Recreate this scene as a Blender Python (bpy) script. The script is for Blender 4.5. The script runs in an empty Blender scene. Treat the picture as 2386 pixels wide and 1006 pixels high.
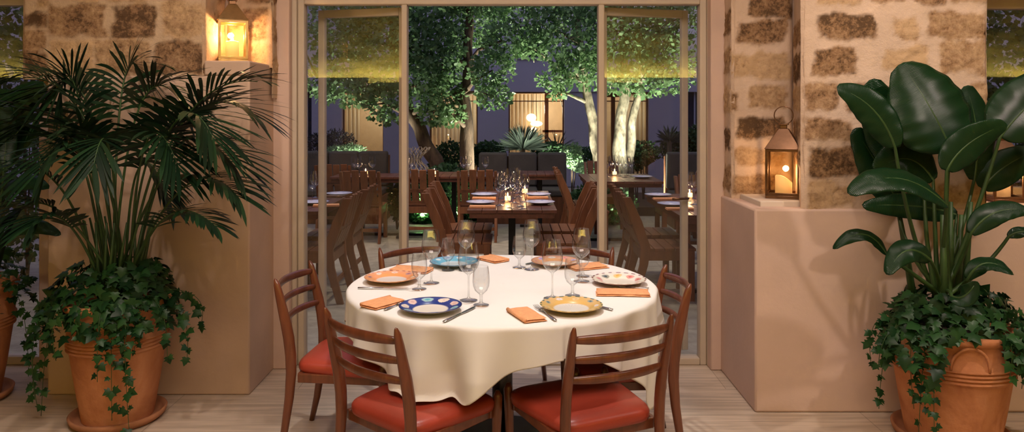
import bpy, bmesh, math, random
from mathutils import Vector, Matrix, noise
C = bpy.context.scene
col = C.collection
PI = math.pi
# ------------------------------------------------------------------ camera, world, exposure, room lights
F = 1745.0; H = 1.555; CX = 1193.0; CY = 260.0
cd = bpy.data.cameras.new('camera'); cam = bpy.data.objects.new('camera', cd); col.objects.link(cam)
cam.location = (0, 0, H); cam.rotation_euler = (PI/2, 0, 0)
cd.sensor_width = 36; cd.sensor_fit = 'HORIZONTAL'; cd.lens = 36*F/2386
cd.shift_y = -(503-CY)/2386; cd.clip_end = 200
C.camera = cam
C.view_settings.view_transform = 'Standard'; C.view_settings.look = 'None'
C.view_settings.exposure = 0.0; C.view_settings.gamma = 1; C.view_settings.use_curve_mapping = False
w = bpy.data.worlds.new('dusk'); C.world = w; w.use_nodes = True
w.node_tree.nodes['Background'].inputs[0].default_value = (0.235, 0.23, 0.38, 1)
w.node_tree.nodes['Background'].inputs[1].default_value = 1.5
C.cycles.transparent_max_bounces = 32

def area(name, loc, tgt, size, power, color, size_y=None, spread=None):
    l = bpy.data.lights.new(name, 'AREA'); l.energy = power; l.color = color
    l.shape = 'RECTANGLE' if size_y else 'SQUARE'; l.size = size
    if size_y: l.size_y = size_y
    if spread: l.spread = spread
    o = bpy.data.objects.new(name, l); col.objects.link(o); o.location = loc
    d = Vector(tgt)-Vector(loc); o.rotation_euler = d.to_track_quat('-Z', 'Y').to_euler(); return o
def spot(name, loc, tgt, angle, power, color, blend=0.6, r=0.05):
    l = bpy.data.lights.new(name, 'SPOT'); l.energy = power; l.color = color
    l.spot_size = math.radians(angle); l.spot_blend = blend; l.shadow_soft_size = r
    o = bpy.data.objects.new(name, l); col.objects.link(o); o.location = loc
    d = Vector(tgt)-Vector(loc); o.rotation_euler = d.to_track_quat('-Z', 'Y').to_euler(); return o
def point(name, loc, power, color, r=0.02):
    l = bpy.data.lights.new(name, 'POINT'); l.energy = power; l.color = color; l.shadow_soft_size = r
    o = bpy.data.objects.new(name, l); col.objects.link(o); o.location = loc; return o
WARM = (1.0, 0.82, 0.71); NEUT = (1.0, 0.96, 0.92); TREE = (1.0, 0.99, 0.80)
spot('downlight_table', (0.05, 3.30, 3.55), (-0.04, 3.5, 0.7), 37, 185, NEUT, 0.5, 0.06)
area('ceiling_wash', (0, 1.2, 3.5), (0, 2.6, 0), 3.0, 110, (1.0, 0.80, 0.69), 1.5)
spot('downlight_left', (-1.7, 2.1, 3.5), (-2.0, 4.15, 0.4), 66, 84, WARM, 0.8, 0.05)
spot('downlight_right', (2.9, 2.0, 3.5), (1.9, 3.9, 0.5), 66, 150, WARM, 0.8, 0.05)
spot('wallwash_right', (1.2, 2.7, 3.5), (1.75, 3.95, 1.5), 60, 55, WARM, 0.9, 0.06)
spot('wallwash_left', (-1.3, 3.0, 3.5), (-1.7, 4.15, 1.3), 60, 22, WARM, 0.9, 0.06)

# ------------------------------------------------------------------ pixel helpers: a photo pixel at a known distance or on a known plane
def at(px, py, Y): return Vector(((px-CX)/F*Y, Y, H-(py-CY)/F*Y))
def fl(px, py): return at(px, py, H*F/(py-CY))
def tb(px, py, z=0.752): return at(px, py, (H-z)*F/(py-CY))

# ------------------------------------------------------------------ materials
def nodes(name):
    m = bpy.data.materials.new(name); m.use_nodes = True; nt = m.node_tree
    return m, nt, nt.nodes['Principled BSDF']
def setp(b, **k):
    for a, v in k.items():
        n = a.replace('_', ' ')
        if n in b.inputs: b.inputs[n].default_value = v
def coords(nt, scale=(1,1,1), kind='Object'):
    tc = nt.nodes.new('ShaderNodeTexCoord'); mp = nt.nodes.new('ShaderNodeMapping')
    mp.inputs['Scale'].default_value = scale; nt.links.new(tc.outputs[kind], mp.inputs[0]); return mp.outputs[0]
def ramp(nt, fac, stops):
    r = nt.nodes.new('ShaderNodeValToRGB'); e = r.color_ramp.elements
    while len(e) < len(stops): e.new(0.5)
    for i, (p, c) in enumerate(stops): e[i].position = p; e[i].color = (*c, 1)
    nt.links.new(fac, r.inputs[0]); return r.outputs[0]
def noise_n(nt, vec, scale, detail=4, rough=0.55, dist=0):
    n = nt.nodes.new('ShaderNodeTexNoise'); n.inputs['Scale'].default_value = scale
    n.inputs['Detail'].default_value = detail; n.inputs['Roughness'].default_value = rough
    n.inputs['Distortion'].default_value = dist; nt.links.new(vec, n.inputs['Vector']); return n.outputs['Fac']
def bump(nt, b, h, strength, dist=0.01):
    n = nt.nodes.new('ShaderNodeBump'); n.inputs['Strength'].default_value = strength; n.inputs['Distance'].default_value = dist
    nt.links.new(h, n.inputs['Height']); nt.links.new(n.outputs[0], b.inputs['Normal'])
def mul(c, k): return tuple(min(1, x*k) for x in c)
def mat(name, c, rough=0.6, metal=0.0, var=0.15, scale=8, stretch=(1,1,1), bmp=0.0, bscale=None, coat=0, spec=0.5):
    m, nt, b = nodes(name); v = coords(nt, stretch)
    f = noise_n(nt, v, scale, 5)
    nt.links.new(ramp(nt, f, [(0.3, mul(c, 1-var)), (0.7, mul(c, 1+var))]), b.inputs['Base Color'])
    setp(b, Roughness=rough, Metallic=metal, Coat_Weight=coat, Specular_IOR_Level=spec)
    if bmp: bump(nt, b, noise_n(nt, v, bscale or scale*4, 6), bmp)
    return m
def wood(name, c, rough=0.35, stretch=(1,1,12), scale=30, var=0.35, coat=0.2, spec=0.5):
    m, nt, b = nodes(name)
    tc = nt.nodes.new('ShaderNodeTexCoord'); mp = nt.nodes.new('ShaderNodeMapping')
    mp.inputs['Scale'].default_value = tuple(1.0/s for s in stretch); nt.links.new(tc.outputs['Object'], mp.inputs[0])
    f = noise_n(nt, mp.outputs[0], scale, 6, 0.65, 0.6)
    nt.links.new(ramp(nt, f, [(0.3, mul(c, 1-var)), (0.5, c), (0.72, mul(c, 1+var))]), b.inputs['Base Color'])
    setp(b, Roughness=rough, Coat_Weight=coat, Coat_Roughness=0.2, Specular_IOR_Level=spec); bump(nt, b, f, 0.15, 0.002); return m
def emis(name, c, s):
    m, nt, b = nodes(name); setp(b, Base_Color=(*c, 1), Emission_Color=(*c, 1), Emission_Strength=s, Roughness=0.6); return m
def leafmat(name, c1, c2, rough=0.4, trans=0.15, veins=False):
    m, nt, b = nodes(name)
    g = nt.nodes.new('ShaderNodeNewGeometry')
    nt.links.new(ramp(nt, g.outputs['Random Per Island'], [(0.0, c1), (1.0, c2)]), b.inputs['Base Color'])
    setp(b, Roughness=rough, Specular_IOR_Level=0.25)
    if veins:
        v = coords(nt, (1,1,1), 'UV'); wv = nt.nodes.new('ShaderNodeTexWave'); wv.inputs['Scale'].default_value = 9
        wv.inputs['Distortion'].default_value = 1.2; nt.links.new(v, wv.inputs['Vector']); bump(nt, b, wv.outputs['Fac'], 0.3, 0.004)
    if trans:
        t = nt.nodes.new('ShaderNodeBsdfTranslucent'); t.inputs[0].default_value = (*mul(c2, 1.3), 1)
        mx = nt.nodes.new('ShaderNodeMixShader'); mx.inputs[0].default_value = trans
        nt.links.new(b.outputs[0], mx.inputs[1]); nt.links.new(t.outputs[0], mx.inputs[2])
        nt.links.new(mx.outputs[0], nt.nodes['Material Output'].inputs[0])
    return m
def glassmat(name, tint=(1,1,1), f0=0.04, boost=1.0, rough=0.0, edge=1.0):
    m, nt, b = nodes(name); nt.nodes.remove(b)
    t = nt.nodes.new('ShaderNodeBsdfTransparent'); mc = nt.nodes.new('ShaderNodeMix'); mc.data_type = 'RGBA'; mc.inputs[6].default_value = (*tint, 1); mc.inputs[7].default_value = (*[x*edge for x in tint], 1)
    g = nt.nodes.new('ShaderNodeBsdfGlossy'); g.inputs['Roughness'].default_value = rough
    lw = nt.nodes.new('ShaderNodeLayerWeight'); lw.inputs[0].default_value = 0.5
    pw = nt.nodes.new('ShaderNodeMath'); pw.operation = 'POWER'; pw.inputs[1].default_value = 3.2
    mm = nt.nodes.new('ShaderNodeMath'); mm.operation = 'MULTIPLY_ADD'; mm.inputs[1].default_value = boost; mm.inputs[2].default_value = f0; mm.use_clamp = True
    nt.links.new(lw.outputs['Facing'], pw.inputs[0]); nt.links.new(pw.outputs[0], mm.inputs[0]); nt.links.new(pw.outputs[0], mc.inputs[0]); nt.links.new(mc.outputs[2], t.inputs[0])
    mx = nt.nodes.new('ShaderNodeMixShader'); nt.links.new(mm.outputs[0], mx.inputs[0])
    nt.links.new(t.outputs[0], mx.inputs[1]); nt.links.new(g.outputs[0], mx.inputs[2])
    nt.links.new(mx.outputs[0], nt.nodes['Material Output'].inputs[0]); return m
def vcolmat(name, rough=0.3, coat=0.3):
    m, nt, b = nodes(name); a = nt.nodes.new('ShaderNodeAttribute'); a.attribute_name = 'paint'
    nt.links.new(a.outputs['Color'], b.inputs['Base Color']); setp(b, Roughness=rough, Coat_Weight=coat); return m
def stonemat(name, plaster, dark, light):
    m, nt, b = nodes(name); a = nt.nodes.new('ShaderNodeAttribute'); a.attribute_name = 'paint'
    sp = nt.nodes.new('ShaderNodeSeparateColor'); nt.links.new(a.outputs['Color'], sp.inputs[0])
    v = coords(nt)
    n1 = noise_n(nt, v, 9, 6, 0.6); n2 = noise_n(nt, v, 55, 5, 0.7); n3 = noise_n(nt, v, 5, 4)
    mth = nt.nodes.new('ShaderNodeMath'); mth.operation = 'ADD'; nt.links.new(n1, mth.inputs[0]); nt.links.new(n2, mth.inputs[1])
    m2 = nt.nodes.new('ShaderNodeMath'); m2.operation = 'MULTIPLY_ADD'; m2.inputs[1].default_value = 0.5
    nt.links.new(mth.outputs[0], m2.inputs[0])
    m3 = nt.nodes.new('ShaderNodeMath'); m3.operation = 'MULTIPLY_ADD'; m3.inputs[1].default_value = 0.35; m3.inputs[2].default_value = -0.17
    nt.links.new(sp.outputs[1], m3.inputs[0]); nt.links.new(m3.outputs[0], m2.inputs[2])
    st = ramp(nt, m2.outputs[0], [(0.31, mul(dark, 0.4)), (0.40, dark), (0.52, tuple((x+y)/2 for x, y in zip(dark, light))), (0.64, light)])
    pl = ramp(nt, n3, [(0.3, mul(plaster, 0.9)), (0.7, mul(plaster, 1.08))])
    mx = nt.nodes.new('ShaderNodeMix'); mx.data_type = 'RGBA'
    nt.links.new(sp.outputs[0], mx.inputs[0]); nt.links.new(pl, mx.inputs[6]); nt.links.new(st, mx.inputs[7])
    nt.links.new(mx.outputs[2], b.inputs['Base Color']); setp(b, Roughness=0.92, Specular_IOR_Level=0.15)
    bump(nt, b, n2, 0.5, 0.012); return m

PL = (0.60, 0.435, 0.35)
M = dict(
 plaster=mat('limewash_plaster', PL, 0.85, var=0.07, scale=2.5, bmp=0.12, bscale=40, spec=0.2),
 plaster_dark=mat('shadowy_plaster', (0.30,0.22,0.16), 0.9, var=0.1, scale=3, bmp=0.1),
 stone=stonemat('patchy_stone_wall', (0.62,0.46,0.34), (0.27,0.155,0.08), (0.52,0.35,0.20)),
 stone_left=stonemat('brown_patchy_stone_wall', (0.50,0.355,0.23), (0.24,0.135,0.07), (0.50,0.33,0.18)),
 plaster_left=mat('ochre_limewash_plaster', (0.53,0.375,0.275), 0.85, var=0.10, scale=2.2, bmp=0.12, bscale=40, spec=0.2),
 vault=mat('rough_yellow_stone', (0.60,0.47,0.15), 0.95, var=0.6, scale=2.2, stretch=(0.6,1,2.2), bmp=0.8, bscale=9),
 ceiling=mat('ceiling_paint', (0.5,0.4,0.3), 0.9),
 frame=mat('painted_metal_frame', (0.52,0.43,0.33), 0.5, var=0.04),
 jwood=wood('rosewood', (0.15,0.045,0.020), 0.28, coat=0.35),
 leather=mat('red_leather', (0.36,0.050,0.028), 0.36, var=0.08, scale=5, bmp=0.06, bscale=160),
 cloth=mat('tablecloth_linen', (0.78,0.755,0.72), 0.9, var=0.02, scale=4, spec=0.1),
 napkin=mat('orange_linen', (0.78,0.37,0.18), 0.9, var=0.10, scale=60, bmp=0.4, bscale=300, spec=0.1),
 steel=mat('cutlery_steel', (0.55,0.55,0.55), 0.18, 1.0, var=0.03),
 brass=mat('aged_brass', (0.62,0.42,0.20), 0.28, 1.0, var=0.25, scale=12),
 bronze=mat('dark_bronze', (0.22,0.12,0.07), 0.3, 1.0, var=0.3, scale=12),
 black=mat('black_metal', (0.014,0.014,0.016), 0.35, 0.6, var=0.1),
 deck=wood('terrace_table_wood', (0.12,0.040,0.024), 0.38, stretch=(1,12,1), scale=22),
 owood=wood('terrace_chair_wood', (0.18,0.064,0.022), 0.5, stretch=(1,1,8), scale=20, coat=0.0),
 cushion=mat('grey_olive_canvas', (0.075,0.070,0.058), 0.85, var=0.15, scale=6, bmp=0.15),
 glass=glassmat('wine_glass', (0.95,0.955,0.955), 0.11, 0.9, 0.03, 0.18),
 pane=glassmat('window_glass', (0.96,0.965,0.97), 0.045, 0.9),
 lampglass=glassmat('lantern_glass', (0.98,0.95,0.88), 0.04, 0.8),
 wax=None, flame=emis('candle_flame', (1.0,0.62,0.22), 60),
 votive=emis('glowing_votive', (1.0,0.55,0.22), 6),
 soil=mat('soil', (0.03,0.02,0.015), 0.95, bmp=0.6),
 terra=mat('terracotta', (0.50,0.205,0.09), 0.82, var=0.25, scale=7, bmp=0.2, bscale=50, spec=0.2),
 terra_in=mat('saucer_terracotta', (0.36,0.16,0.08), 0.85, var=0.25, scale=6, bmp=0.2, spec=0.2),
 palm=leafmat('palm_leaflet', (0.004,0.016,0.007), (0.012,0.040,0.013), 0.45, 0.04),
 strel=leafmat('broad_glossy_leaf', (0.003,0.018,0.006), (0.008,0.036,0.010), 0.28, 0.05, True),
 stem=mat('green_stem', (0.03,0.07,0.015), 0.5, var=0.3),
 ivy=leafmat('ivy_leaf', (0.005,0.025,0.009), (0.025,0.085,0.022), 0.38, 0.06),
 tleaf=leafmat('tree_leaf', (0.035,0.10,0.03), (0.25,0.40,0.18), 0.38, 0.25),
 hedge=leafmat('hedge_leaf', (0.018,0.05,0.02), (0.07,0.15,0.06), 0.5, 0.2),
 pale_hedge=leafmat('pale_hedge_leaf', (0.10,0.19,0.10), (0.28,0.42,0.24), 0.5, 0.2),
 lavender=leafmat('dark_shrub_leaf', (0.03,0.035,0.03), (0.08,0.08,0.09), 0.5, 0.1),
 spiky=leafmat('spiky_leaf', (0.02,0.03,0.024), (0.07,0.09,0.07), 0.35, 0.05),
 bark=mat('dark_bark', (0.10,0.065,0.04), 0.9, var=0.5, scale=9, stretch=(2,2,0.7), bmp=0.9, bscale=16),
 pbark=mat('pale_mottled_bark', (0.34,0.29,0.20), 0.9, var=0.7, scale=11, stretch=(1.4,1.4,0.8), bmp=0.9, bscale=18),
 render=mat('grey_violet_render', (0.42,0.40,0.46), 0.9, var=0.05, scale=1.2, bmp=0.1),
 room=mat('lit_room_wall', (0.62,0.48,0.30), 0.9, var=0.06),
 curtain=leafmat('sheer_curtain', (0.66,0.58,0.42), (0.66,0.58,0.42), 0.9, 0.45),
 dwin=mat('dark_window', (0.03,0.032,0.05), 0.12),
 globe=emis('paper_globe_light', (1.0,0.66,0.36), 4.5),
 gloss_white=mat('white_stone_slab', (0.62,0.52,0.42), 0.6, var=0.04),
 wicker=mat('wicker', (0.42,0.34,0.23), 0.8, var=0.3, scale=30),
 plate=vcolmat('painted_ceramic'),
 potpaint=None,
)
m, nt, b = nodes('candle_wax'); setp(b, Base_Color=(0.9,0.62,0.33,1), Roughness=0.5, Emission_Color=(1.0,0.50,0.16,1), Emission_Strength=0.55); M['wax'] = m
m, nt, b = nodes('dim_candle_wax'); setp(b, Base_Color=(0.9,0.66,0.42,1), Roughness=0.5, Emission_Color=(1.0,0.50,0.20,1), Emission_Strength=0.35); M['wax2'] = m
# stone floor with long tiles
def tilemat(name, c, mortar, bw, rh, veins=(0.5, 9, 1), rough=0.45):
    m, nt, b = nodes(name); v = coords(nt)
    br = nt.nodes.new('ShaderNodeTexBrick'); br.inputs['Scale'].default_value = 1; br.inputs['Mortar Size'].default_value = 0.0022
    br.inputs['Brick Width'].default_value = bw; br.inputs['Row Height'].default_value = rh; br.offset = 0.5
    br.inputs['Color1'].default_value = (*c, 1); br.inputs['Color2'].default_value = (*mul(c, 0.86), 1); br.inputs['Mortar'].default_value = (*mortar, 1)
    nt.links.new(v, br.inputs['Vector'])
    mp = nt.nodes.new('ShaderNodeMapping'); mp.inputs['Scale'].default_value = veins; nt.links.new(v, mp.inputs[0])
    f = noise_n(nt, mp.outputs[0], 3.2, 7, 0.65, 0.4)
    r = ramp(nt, f, [(0.3, (0.68, 0.66, 0.63)), (0.62, (1.12, 1.1, 1.08))])
    mx = nt.nodes.new('ShaderNodeMix'); mx.data_type = 'RGBA'; mx.blend_type = 'MULTIPLY'; mx.inputs[0].default_value = 1
    nt.links.new(br.outputs[0], mx.inputs[6]); nt.links.new(r, mx.inputs[7]); nt.links.new(mx.outputs[2], b.inputs['Base Color'])
    setp(b, Roughness=rough, Specular_IOR_Level=0.4); return m
m, nt, b = nodes('patched_terracotta'); v = coords(nt); f1 = noise_n(nt, v, 3.0, 6, 0.6, 0.5)
nt.links.new(ramp(nt, f1, [(0.30, (0.34,0.12,0.05)), (0.50, (0.52,0.22,0.10)), (0.60, (0.56,0.26,0.13)), (0.70, (0.66,0.44,0.29))]), b.inputs['Base Color'])
setp(b, Roughness=0.85, Specular_IOR_Level=0.2); bump(nt, b, noise_n(nt, v, 40, 5), 0.25); M['terra'] = m
M['floor'] = tilemat('travertine_floor', (0.60,0.50,0.40), (0.34,0.28,0.22), 1.2, 0.6)
M['patio'] = tilemat('terrace_stone', (0.40,0.37,0.29), (0.20,0.18,0.15), 1.0, 0.6, (2, 2.6, 1), 0.6)

# ------------------------------------------------------------------ mesh helpers
class MB:
    def __init__(s): s.v = []; s.f = []; s.c = []; s.uv = {}
    def add(s, vs, fs, cs=None):
        o = len(s.v); s.v += [tuple(v) for v in vs]; s.f += [tuple(i+o for i in f) for f in fs]
        if cs: s.c += cs
    def hexa(s, p):  # 4 bottom ccw, 4 top ccw
        s.add(p, [(3,2,1,0),(4,5,6,7),(0,1,5,4),(1,2,6,5),(2,3,7,6),(3,0,4,7)])
    def box(s, x0, x1, y0, y1, z0, z1, m=None):
        p = [Vector(a) for a in ((x0,y0,z0),(x1,y0,z0),(x1,y1,z0),(x0,y1,z0),(x0,y0,z1),(x1,y0,z1),(x1,y1,z1),(x0,y1,z1))]
        if m: p = [m @ a for a in p]
        s.hexa(p)
    def bar(s, a, b, w, d, up=(0,1,0)):  # rectangular bar from a to b; w across, d along up
        a = Vector(a); b = Vector(b); t = (b-a).normalized(); u = Vector(up); x = t.cross(u).normalized(); u = x.cross(t).normalized()
        q = [(-w/2,-d/2),(w/2,-d/2),(w/2,d/2),(-w/2,d/2)]
        s.hexa([a+x*i+u*j for i, j in q]+[b+x*i+u*j for i, j in q])
    def tube(s, pts, rs, n=10, ref=None, caps=True):  # rs: float list or (a,b) list
        pts = [Vector(p) for p in pts]; k = len(pts)
        if not isinstance(rs, (list, tuple)): rs = [rs]*k
        prev = Vector(ref) if ref else None; o = len(s.v); V = []
        for i, p in enumerate(pts):
            t = (pts[min(i+1, k-1)]-pts[max(i-1, 0)]).normalized()
            if prev is None: prev = Vector((1,0,0)) if abs(t.x) < 0.8 else Vector((0,1,0))
            a = (prev-t*prev.dot(t)).normalized(); bb = t.cross(a)
            if not ref: prev = a
            r = rs[i]; ra, rb = r if isinstance(r, (tuple, list)) else (r, r)
            for j in range(n):
                th = 2*PI*j/n; V.append(p+a*ra*math.cos(th)+bb*rb*math.sin(th))
        fs = [(i*n+j, i*n+(j+1) % n, (i+1)*n+(j+1) % n, (i+1)*n+j) for i in range(k-1) for j in range(n)]
        if caps: fs += [tuple(range(n-1, -1, -1)), tuple((k-1)*n+j for j in range(n))]
        s.add(V, fs)
    def lathe(s, prof, n=32, c=(0,0,0), close=True):
        c = Vector(c); V = []; k = len(prof)
        for r, z in prof:
            for j in range(n):
                th = 2*PI*j/n; V.append(c+Vector((r*math.cos(th), r*math.sin(th), z)))
        fs = [(i*n+j, i*n+(j+1) % n, (i+1)*n+(j+1) % n, (i+1)*n+j) for i in range(k-1) for j in range(n)]
        if close: fs += [tuple(range(n-1, -1, -1)), tuple((k-1)*n+j for j in range(n))]
        s.add(V, fs)
    def grid(s, fn, nu, nv, colfn=None):
        V = [fn(i/nu, j/nv) for i in range(nu+1) for j in range(nv+1)]
        fs = [(i*(nv+1)+j, (i+1)*(nv+1)+j, (i+1)*(nv+1)+j+1, i*(nv+1)+j+1) for i in range(nu) for j in range(nv)]
        s.add(V, fs, [colfn(i/nu, j/nv) for i in range(nu+1) for j in range(nv+1)] if colfn else None)
    def sphere(s, c, r, n=16, sq=(1,1,1)):
        c = Vector(c); prof = [(max(1e-4, math.sin(PI*i/(n//2)))*r, -math.cos(PI*i/(n//2))*r*sq[2]) for i in range(n//2+1)]
        s.lathe(prof, n, c)
    def build(s, name, m, parent=None, smooth=True, bevel=0, solid=0, sub=0, loc=None, angle=None):
        me = bpy.data.meshes.new(name); me.from_pydata(s.v, [], s.f); me.update()
        if s.c:
            a = me.color_attributes.new('paint', 'FLOAT_COLOR', 'POINT')
            a.data.foreach_set('color', [x for c in s.c for x in (*c, 1)])
        if s.uv:
            ul = me.uv_layers.new(name='UVMap')
            for l in me.loops: ul.data[l.index].uv = s.uv.get(l.vertex_index, (0, 0))
        me.materials.append(M[m] if isinstance(m, str) else m)
        if smooth: me.polygons.foreach_set('use_smooth', [True]*len(me.polygons))
        o = bpy.data.objects.new(name, me); col.objects.link(o)
        if parent: o.parent = parent
        if loc is not None: o.location = loc
        if bevel:
            md = o.modifiers.new('bevel', 'BEVEL'); md.width = bevel; md.segments = 2; md.limit_method = 'ANGLE'
        if solid:
            md = o.modifiers.new('solid', 'SOLIDIFY'); md.thickness = solid; md.offset = -1
        if sub:
            md = o.modifiers.new('sub', 'SUBSURF'); md.levels = sub; md.render_levels = sub
        if smooth and (angle or bevel):
            try: me.set_sharp_from_angle(angle=angle or 0.6)
            except Exception: pass
        return o
def tag(o, label, cat, group=None, kind=None):
    o['label'] = label; o['category'] = cat
    if group: o['group'] = group
    if kind: o['kind'] = kind
    return o
def thing(name, label, cat, loc=(0,0,0), rz=0, group=None):
    o = bpy.data.objects.new(name, None); col.objects.link(o); o.empty_display_size = 0.1
    o.location = loc; o.rotation_euler = (0, 0, rz); return tag(o, label, cat, group)
def struct(o, label):
    o['kind'] = 'structure'; o['label'] = label; o['category'] = 'structure'; return o
kids = {}
def copy_tree(o, parent=None):
    c = o.copy(); col.objects.link(c); c.parent = parent
    for ch in list(o.children): copy_tree(ch, c)
    return c
used = set()
def put(proto, loc, rz, label, group=None, scale=None):
    if proto.name in used: o = copy_tree(proto)
    else: used.add(proto.name); o = proto
    o.location = loc; o.rotation_euler = (0, 0, rz); o['label'] = label
    if scale: o.scale = (scale,)*3 if not isinstance(scale, tuple) else scale
    if group: o['group'] = group
    elif 'group' in o: del o['group']
    return o
def bez(a, b, c, t): return a*(1-t)**2+b*2*t*(1-t)+c*t*t

# ------------------------------------------------------------------ room shell
YD = 4.63                       # door plane
m_ = MB(); m_.box(-10, 10, -5.2, 4.60, -0.06, 0); struct(m_.build('floor', 'floor', smooth=False), 'pale travertine floor tiles of the dining room')
m_ = MB(); m_.box(-12, 12, 4.60, 30, -0.08, -0.012); struct(m_.build('floor', 'patio', smooth=False), 'pale stone paving of the terrace outside')
m_ = MB(); m_.box(-10.2, 10.2, -5.3, 4.75, 3.7, 3.8); struct(m_.build('ceiling', 'ceiling', smooth=False), 'warm plaster ceiling above the table')
m_ = MB(); m_.box(-10.2, -10.0, -5.2, 4.7, 0, 3.7); struct(m_.build('wall_left', 'plaster', smooth=False), 'plaster side wall left of the room')
m_ = MB(); m_.box(10.0, 10.2, -5.2, 4.7, 0, 3.7); struct(m_.build('wall_right', 'plaster', smooth=False), 'plaster side wall right of the room')
m_ = MB(); m_.box(-10, 10, -4.2, -4.0, 2.16, 3.7); struct(m_.build('wall_back', 'vault', smooth=False), 'rough yellow stone above the opening opposite the doors')
m_ = MB(); m_.box(-10, 10, -5.3, -5.1, 0, 3.7); struct(m_.build('wall_rear', 'plaster_dark', smooth=False), 'dark plaster wall at the rear of the room')
m_ = MB(); m_.box(-1.44, 1.255, YD+0.0, YD+0.22, 2.285, 3.7); struct(m_.build('wall_header', 'plaster', smooth=False), 'plaster wall above the glass doors')
area('cove_light', (0, -3.86, 2.12), (0, -4.0, 2.6), 19.5, 300, (1.0, 0.88, 0.42), 0.05)

XR = 1.255; ZR = 1.052; YR = 3.87
XL = -1.44; YL = 4.11
# right low wall (plinth) : main mass
m_ = MB(); m_.box(XR, 10.0, YR, 4.60, 0, ZR); struct(m_.build('wall_right_plinth', 'plaster', bevel=0.012), 'low smooth plaster wall under the right stonework')
# left lower wall, two levels
xa = at(475, 0, YL).x; xl = at(110, 0, YL).x; z1 = at(0, 176, YL).z; z2 = at(0, 141, YL).z
m_ = MB(); m_.box(xl, XL, YL, 4.60, 0, z1); m_.box(xa, XL, YL, 4.52, z1, z2)
struct(m_.build('wall_left_plinth', 'plaster_left', bevel=0.010), 'tall smooth plaster wall behind the palm')
# pilasters next to the door frame
m_ = MB(); m_.box(XL-0.3, -1.345, 4.52, 4.75, 0, 3.7); struct(m_.build('wall_left_pilaster', 'plaster', bevel=0.008), 'pink plaster pier left of the glass doors')
m_ = MB(); m_.box(1.195, XR+0.25, 4.50, 4.75, 0, 3.7); struct(m_.build('wall_right_pilaster', 'plaster', bevel=0.008), 'pink plaster pier right of the glass doors')

# ---- patchy stone walls: displaced grids with stone patches where the plaster leaves them bare
def nz(x, y, z, s): return noise.noise(Vector((x*s, y*s, z*s)))
def stone_panel(mb, A, B, z0, z1, nrm, bricks, res=0.011, edge=0.03, seed=0):
    """A,B: bottom corners (x,y); bricks: list (u0,u1,v0,v1) metres along AB / height z"""
    A = Vector(A); B = Vector(B); L = (B-A).length; nu = max(2, int(L/res)); nv = int((z1-z0)/res)
    N = Vector((*nrm, 0)).normalized(); pr = []
    cache = {}
    def q(u, v):
        key = (round(u*nu), round(v*nv))
        if key in cache: return cache[key]
        d = u*L; z = z0+v*(z1-z0); mk = 0; tone = 0.5
        wob = nz(d+seed, z, 1, 7)*0.030+nz(d, z, 3+seed, 22)*0.016+nz(d, z, 3+seed, 60)*0.009
        for bi, (a, b2, c, e) in enumerate(bricks):
            cx = (a+b2)/2; cz = (c+e)/2; hx = (b2-a)/2-0.015; hz = (e-c)/2-0.015
            if abs(d-cx) > hx+0.08 or abs(z-cz) > hz+0.08: continue
            dx = abs(d-cx)-hx; dz = abs(z-cz)-hz
            sd = math.hypot(max(dx, 0), max(dz, 0))+min(max(dx, dz), 0)-0.015+wob
            k = min(1, max(0, 0.5-sd/0.02))
            if k > mk: mk = k; tone = ((bi*37+seed*11) % 10)/10
        pit = max(0, nz(d, z, seed, 38))*0.5+max(0, nz(d, z, seed+5, 80))*0.4
        h = 0.006*nz(d, z, 9, 4)+0.003*nz(d, z, 9, 14)+0.002*nz(d, z, 9, 45)
        h += mk*(0.004-0.022*pit+0.008*nz(d, z, 2, 18))
        ed = min(d, L-d); h -= max(0, 1-ed/edge)**2*edge*0.5
        tone2 = tone-0.9*max(0, pit-0.12)
        cache[key] = (A.x+(B-A).x*u+N.x*h, A.y+(B-A).y*u+N.y*h, z), (mk, max(0, min(1, tone2)), pit); return cache[key]
    mb.grid(lambda u, v: q(u, v)[0], nu, nv, lambda u, v: q(u, v)[1])
def px_bricks(lst, Y, A):
    return [((p0-CX)/F*Y-A, (p1-CX)/F*Y-A, H-(y1-CY)/F*Y, H-(y0-CY)/F*Y) for p0, p1, y0, y1 in lst]
def side_bricks(lst, Y, x0, L): return [(a, b, H-(y1-CY)/F*Y, H-(y0-CY)/F*Y) for a, b, y0, y1 in lst]
ys = YR+0.012; xb = at(1868, 0, ys).x; xe = at(2303, 0, ys).x
mb = MB()
br = [(1905,2040,32,94),(2075,2137,36,90),(2165,2297,28,84),(1888,1994,108,176),(2062,2162,110,160),(2190,2296,103,172),(1874,1952,194,258),(1972,2044,196,262),
 (2262,2300,196,246),(1878,1992,274,326),(1888,2046,342,410),(1886,1992,426,486),(2026,2110,-30,8),(2130,2204,-30,8),(1900,2010,-40,12),(2214,2300,-30,6),(2080,2180,200,262),(2070,2200,276,328),
 (2075,2180,350,404),(2210,2298,345,400),(2050,2160,430,474),(2180,2296,425,478),(2215,2298,268,322)]
stone_panel(mb, (xb, ys), (xe, ys), ZR-0.02, 2.45, (0,-1), px_bricks(br, ys, xb), seed=1)
nb = [(1716,1832,46,102),(1700,1833,122,184),(1744,1832,198,252),(1700,1716,215,260),(1716,1826,272,322),(1712,1828,345,388),(1706,1820,404,452),(1738,1845,-40,40)]
yn = 4.34; xn0 = XR+0.02; xn1 = 1.63
stone_panel(mb, (xn0, yn), (xn1, yn), ZR-0.02, 2.45, (0,-1), px_bricks(nb, yn, xn0), seed=2)
Ls = math.hypot(xb-xn1, yn-ys)
sb = [(0.05,0.44,46,100),(0.03,0.45,124,188),(0.04,0.44,200,256),(0.03,0.42,280,330),(0.03,0.42,345,390)]
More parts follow.
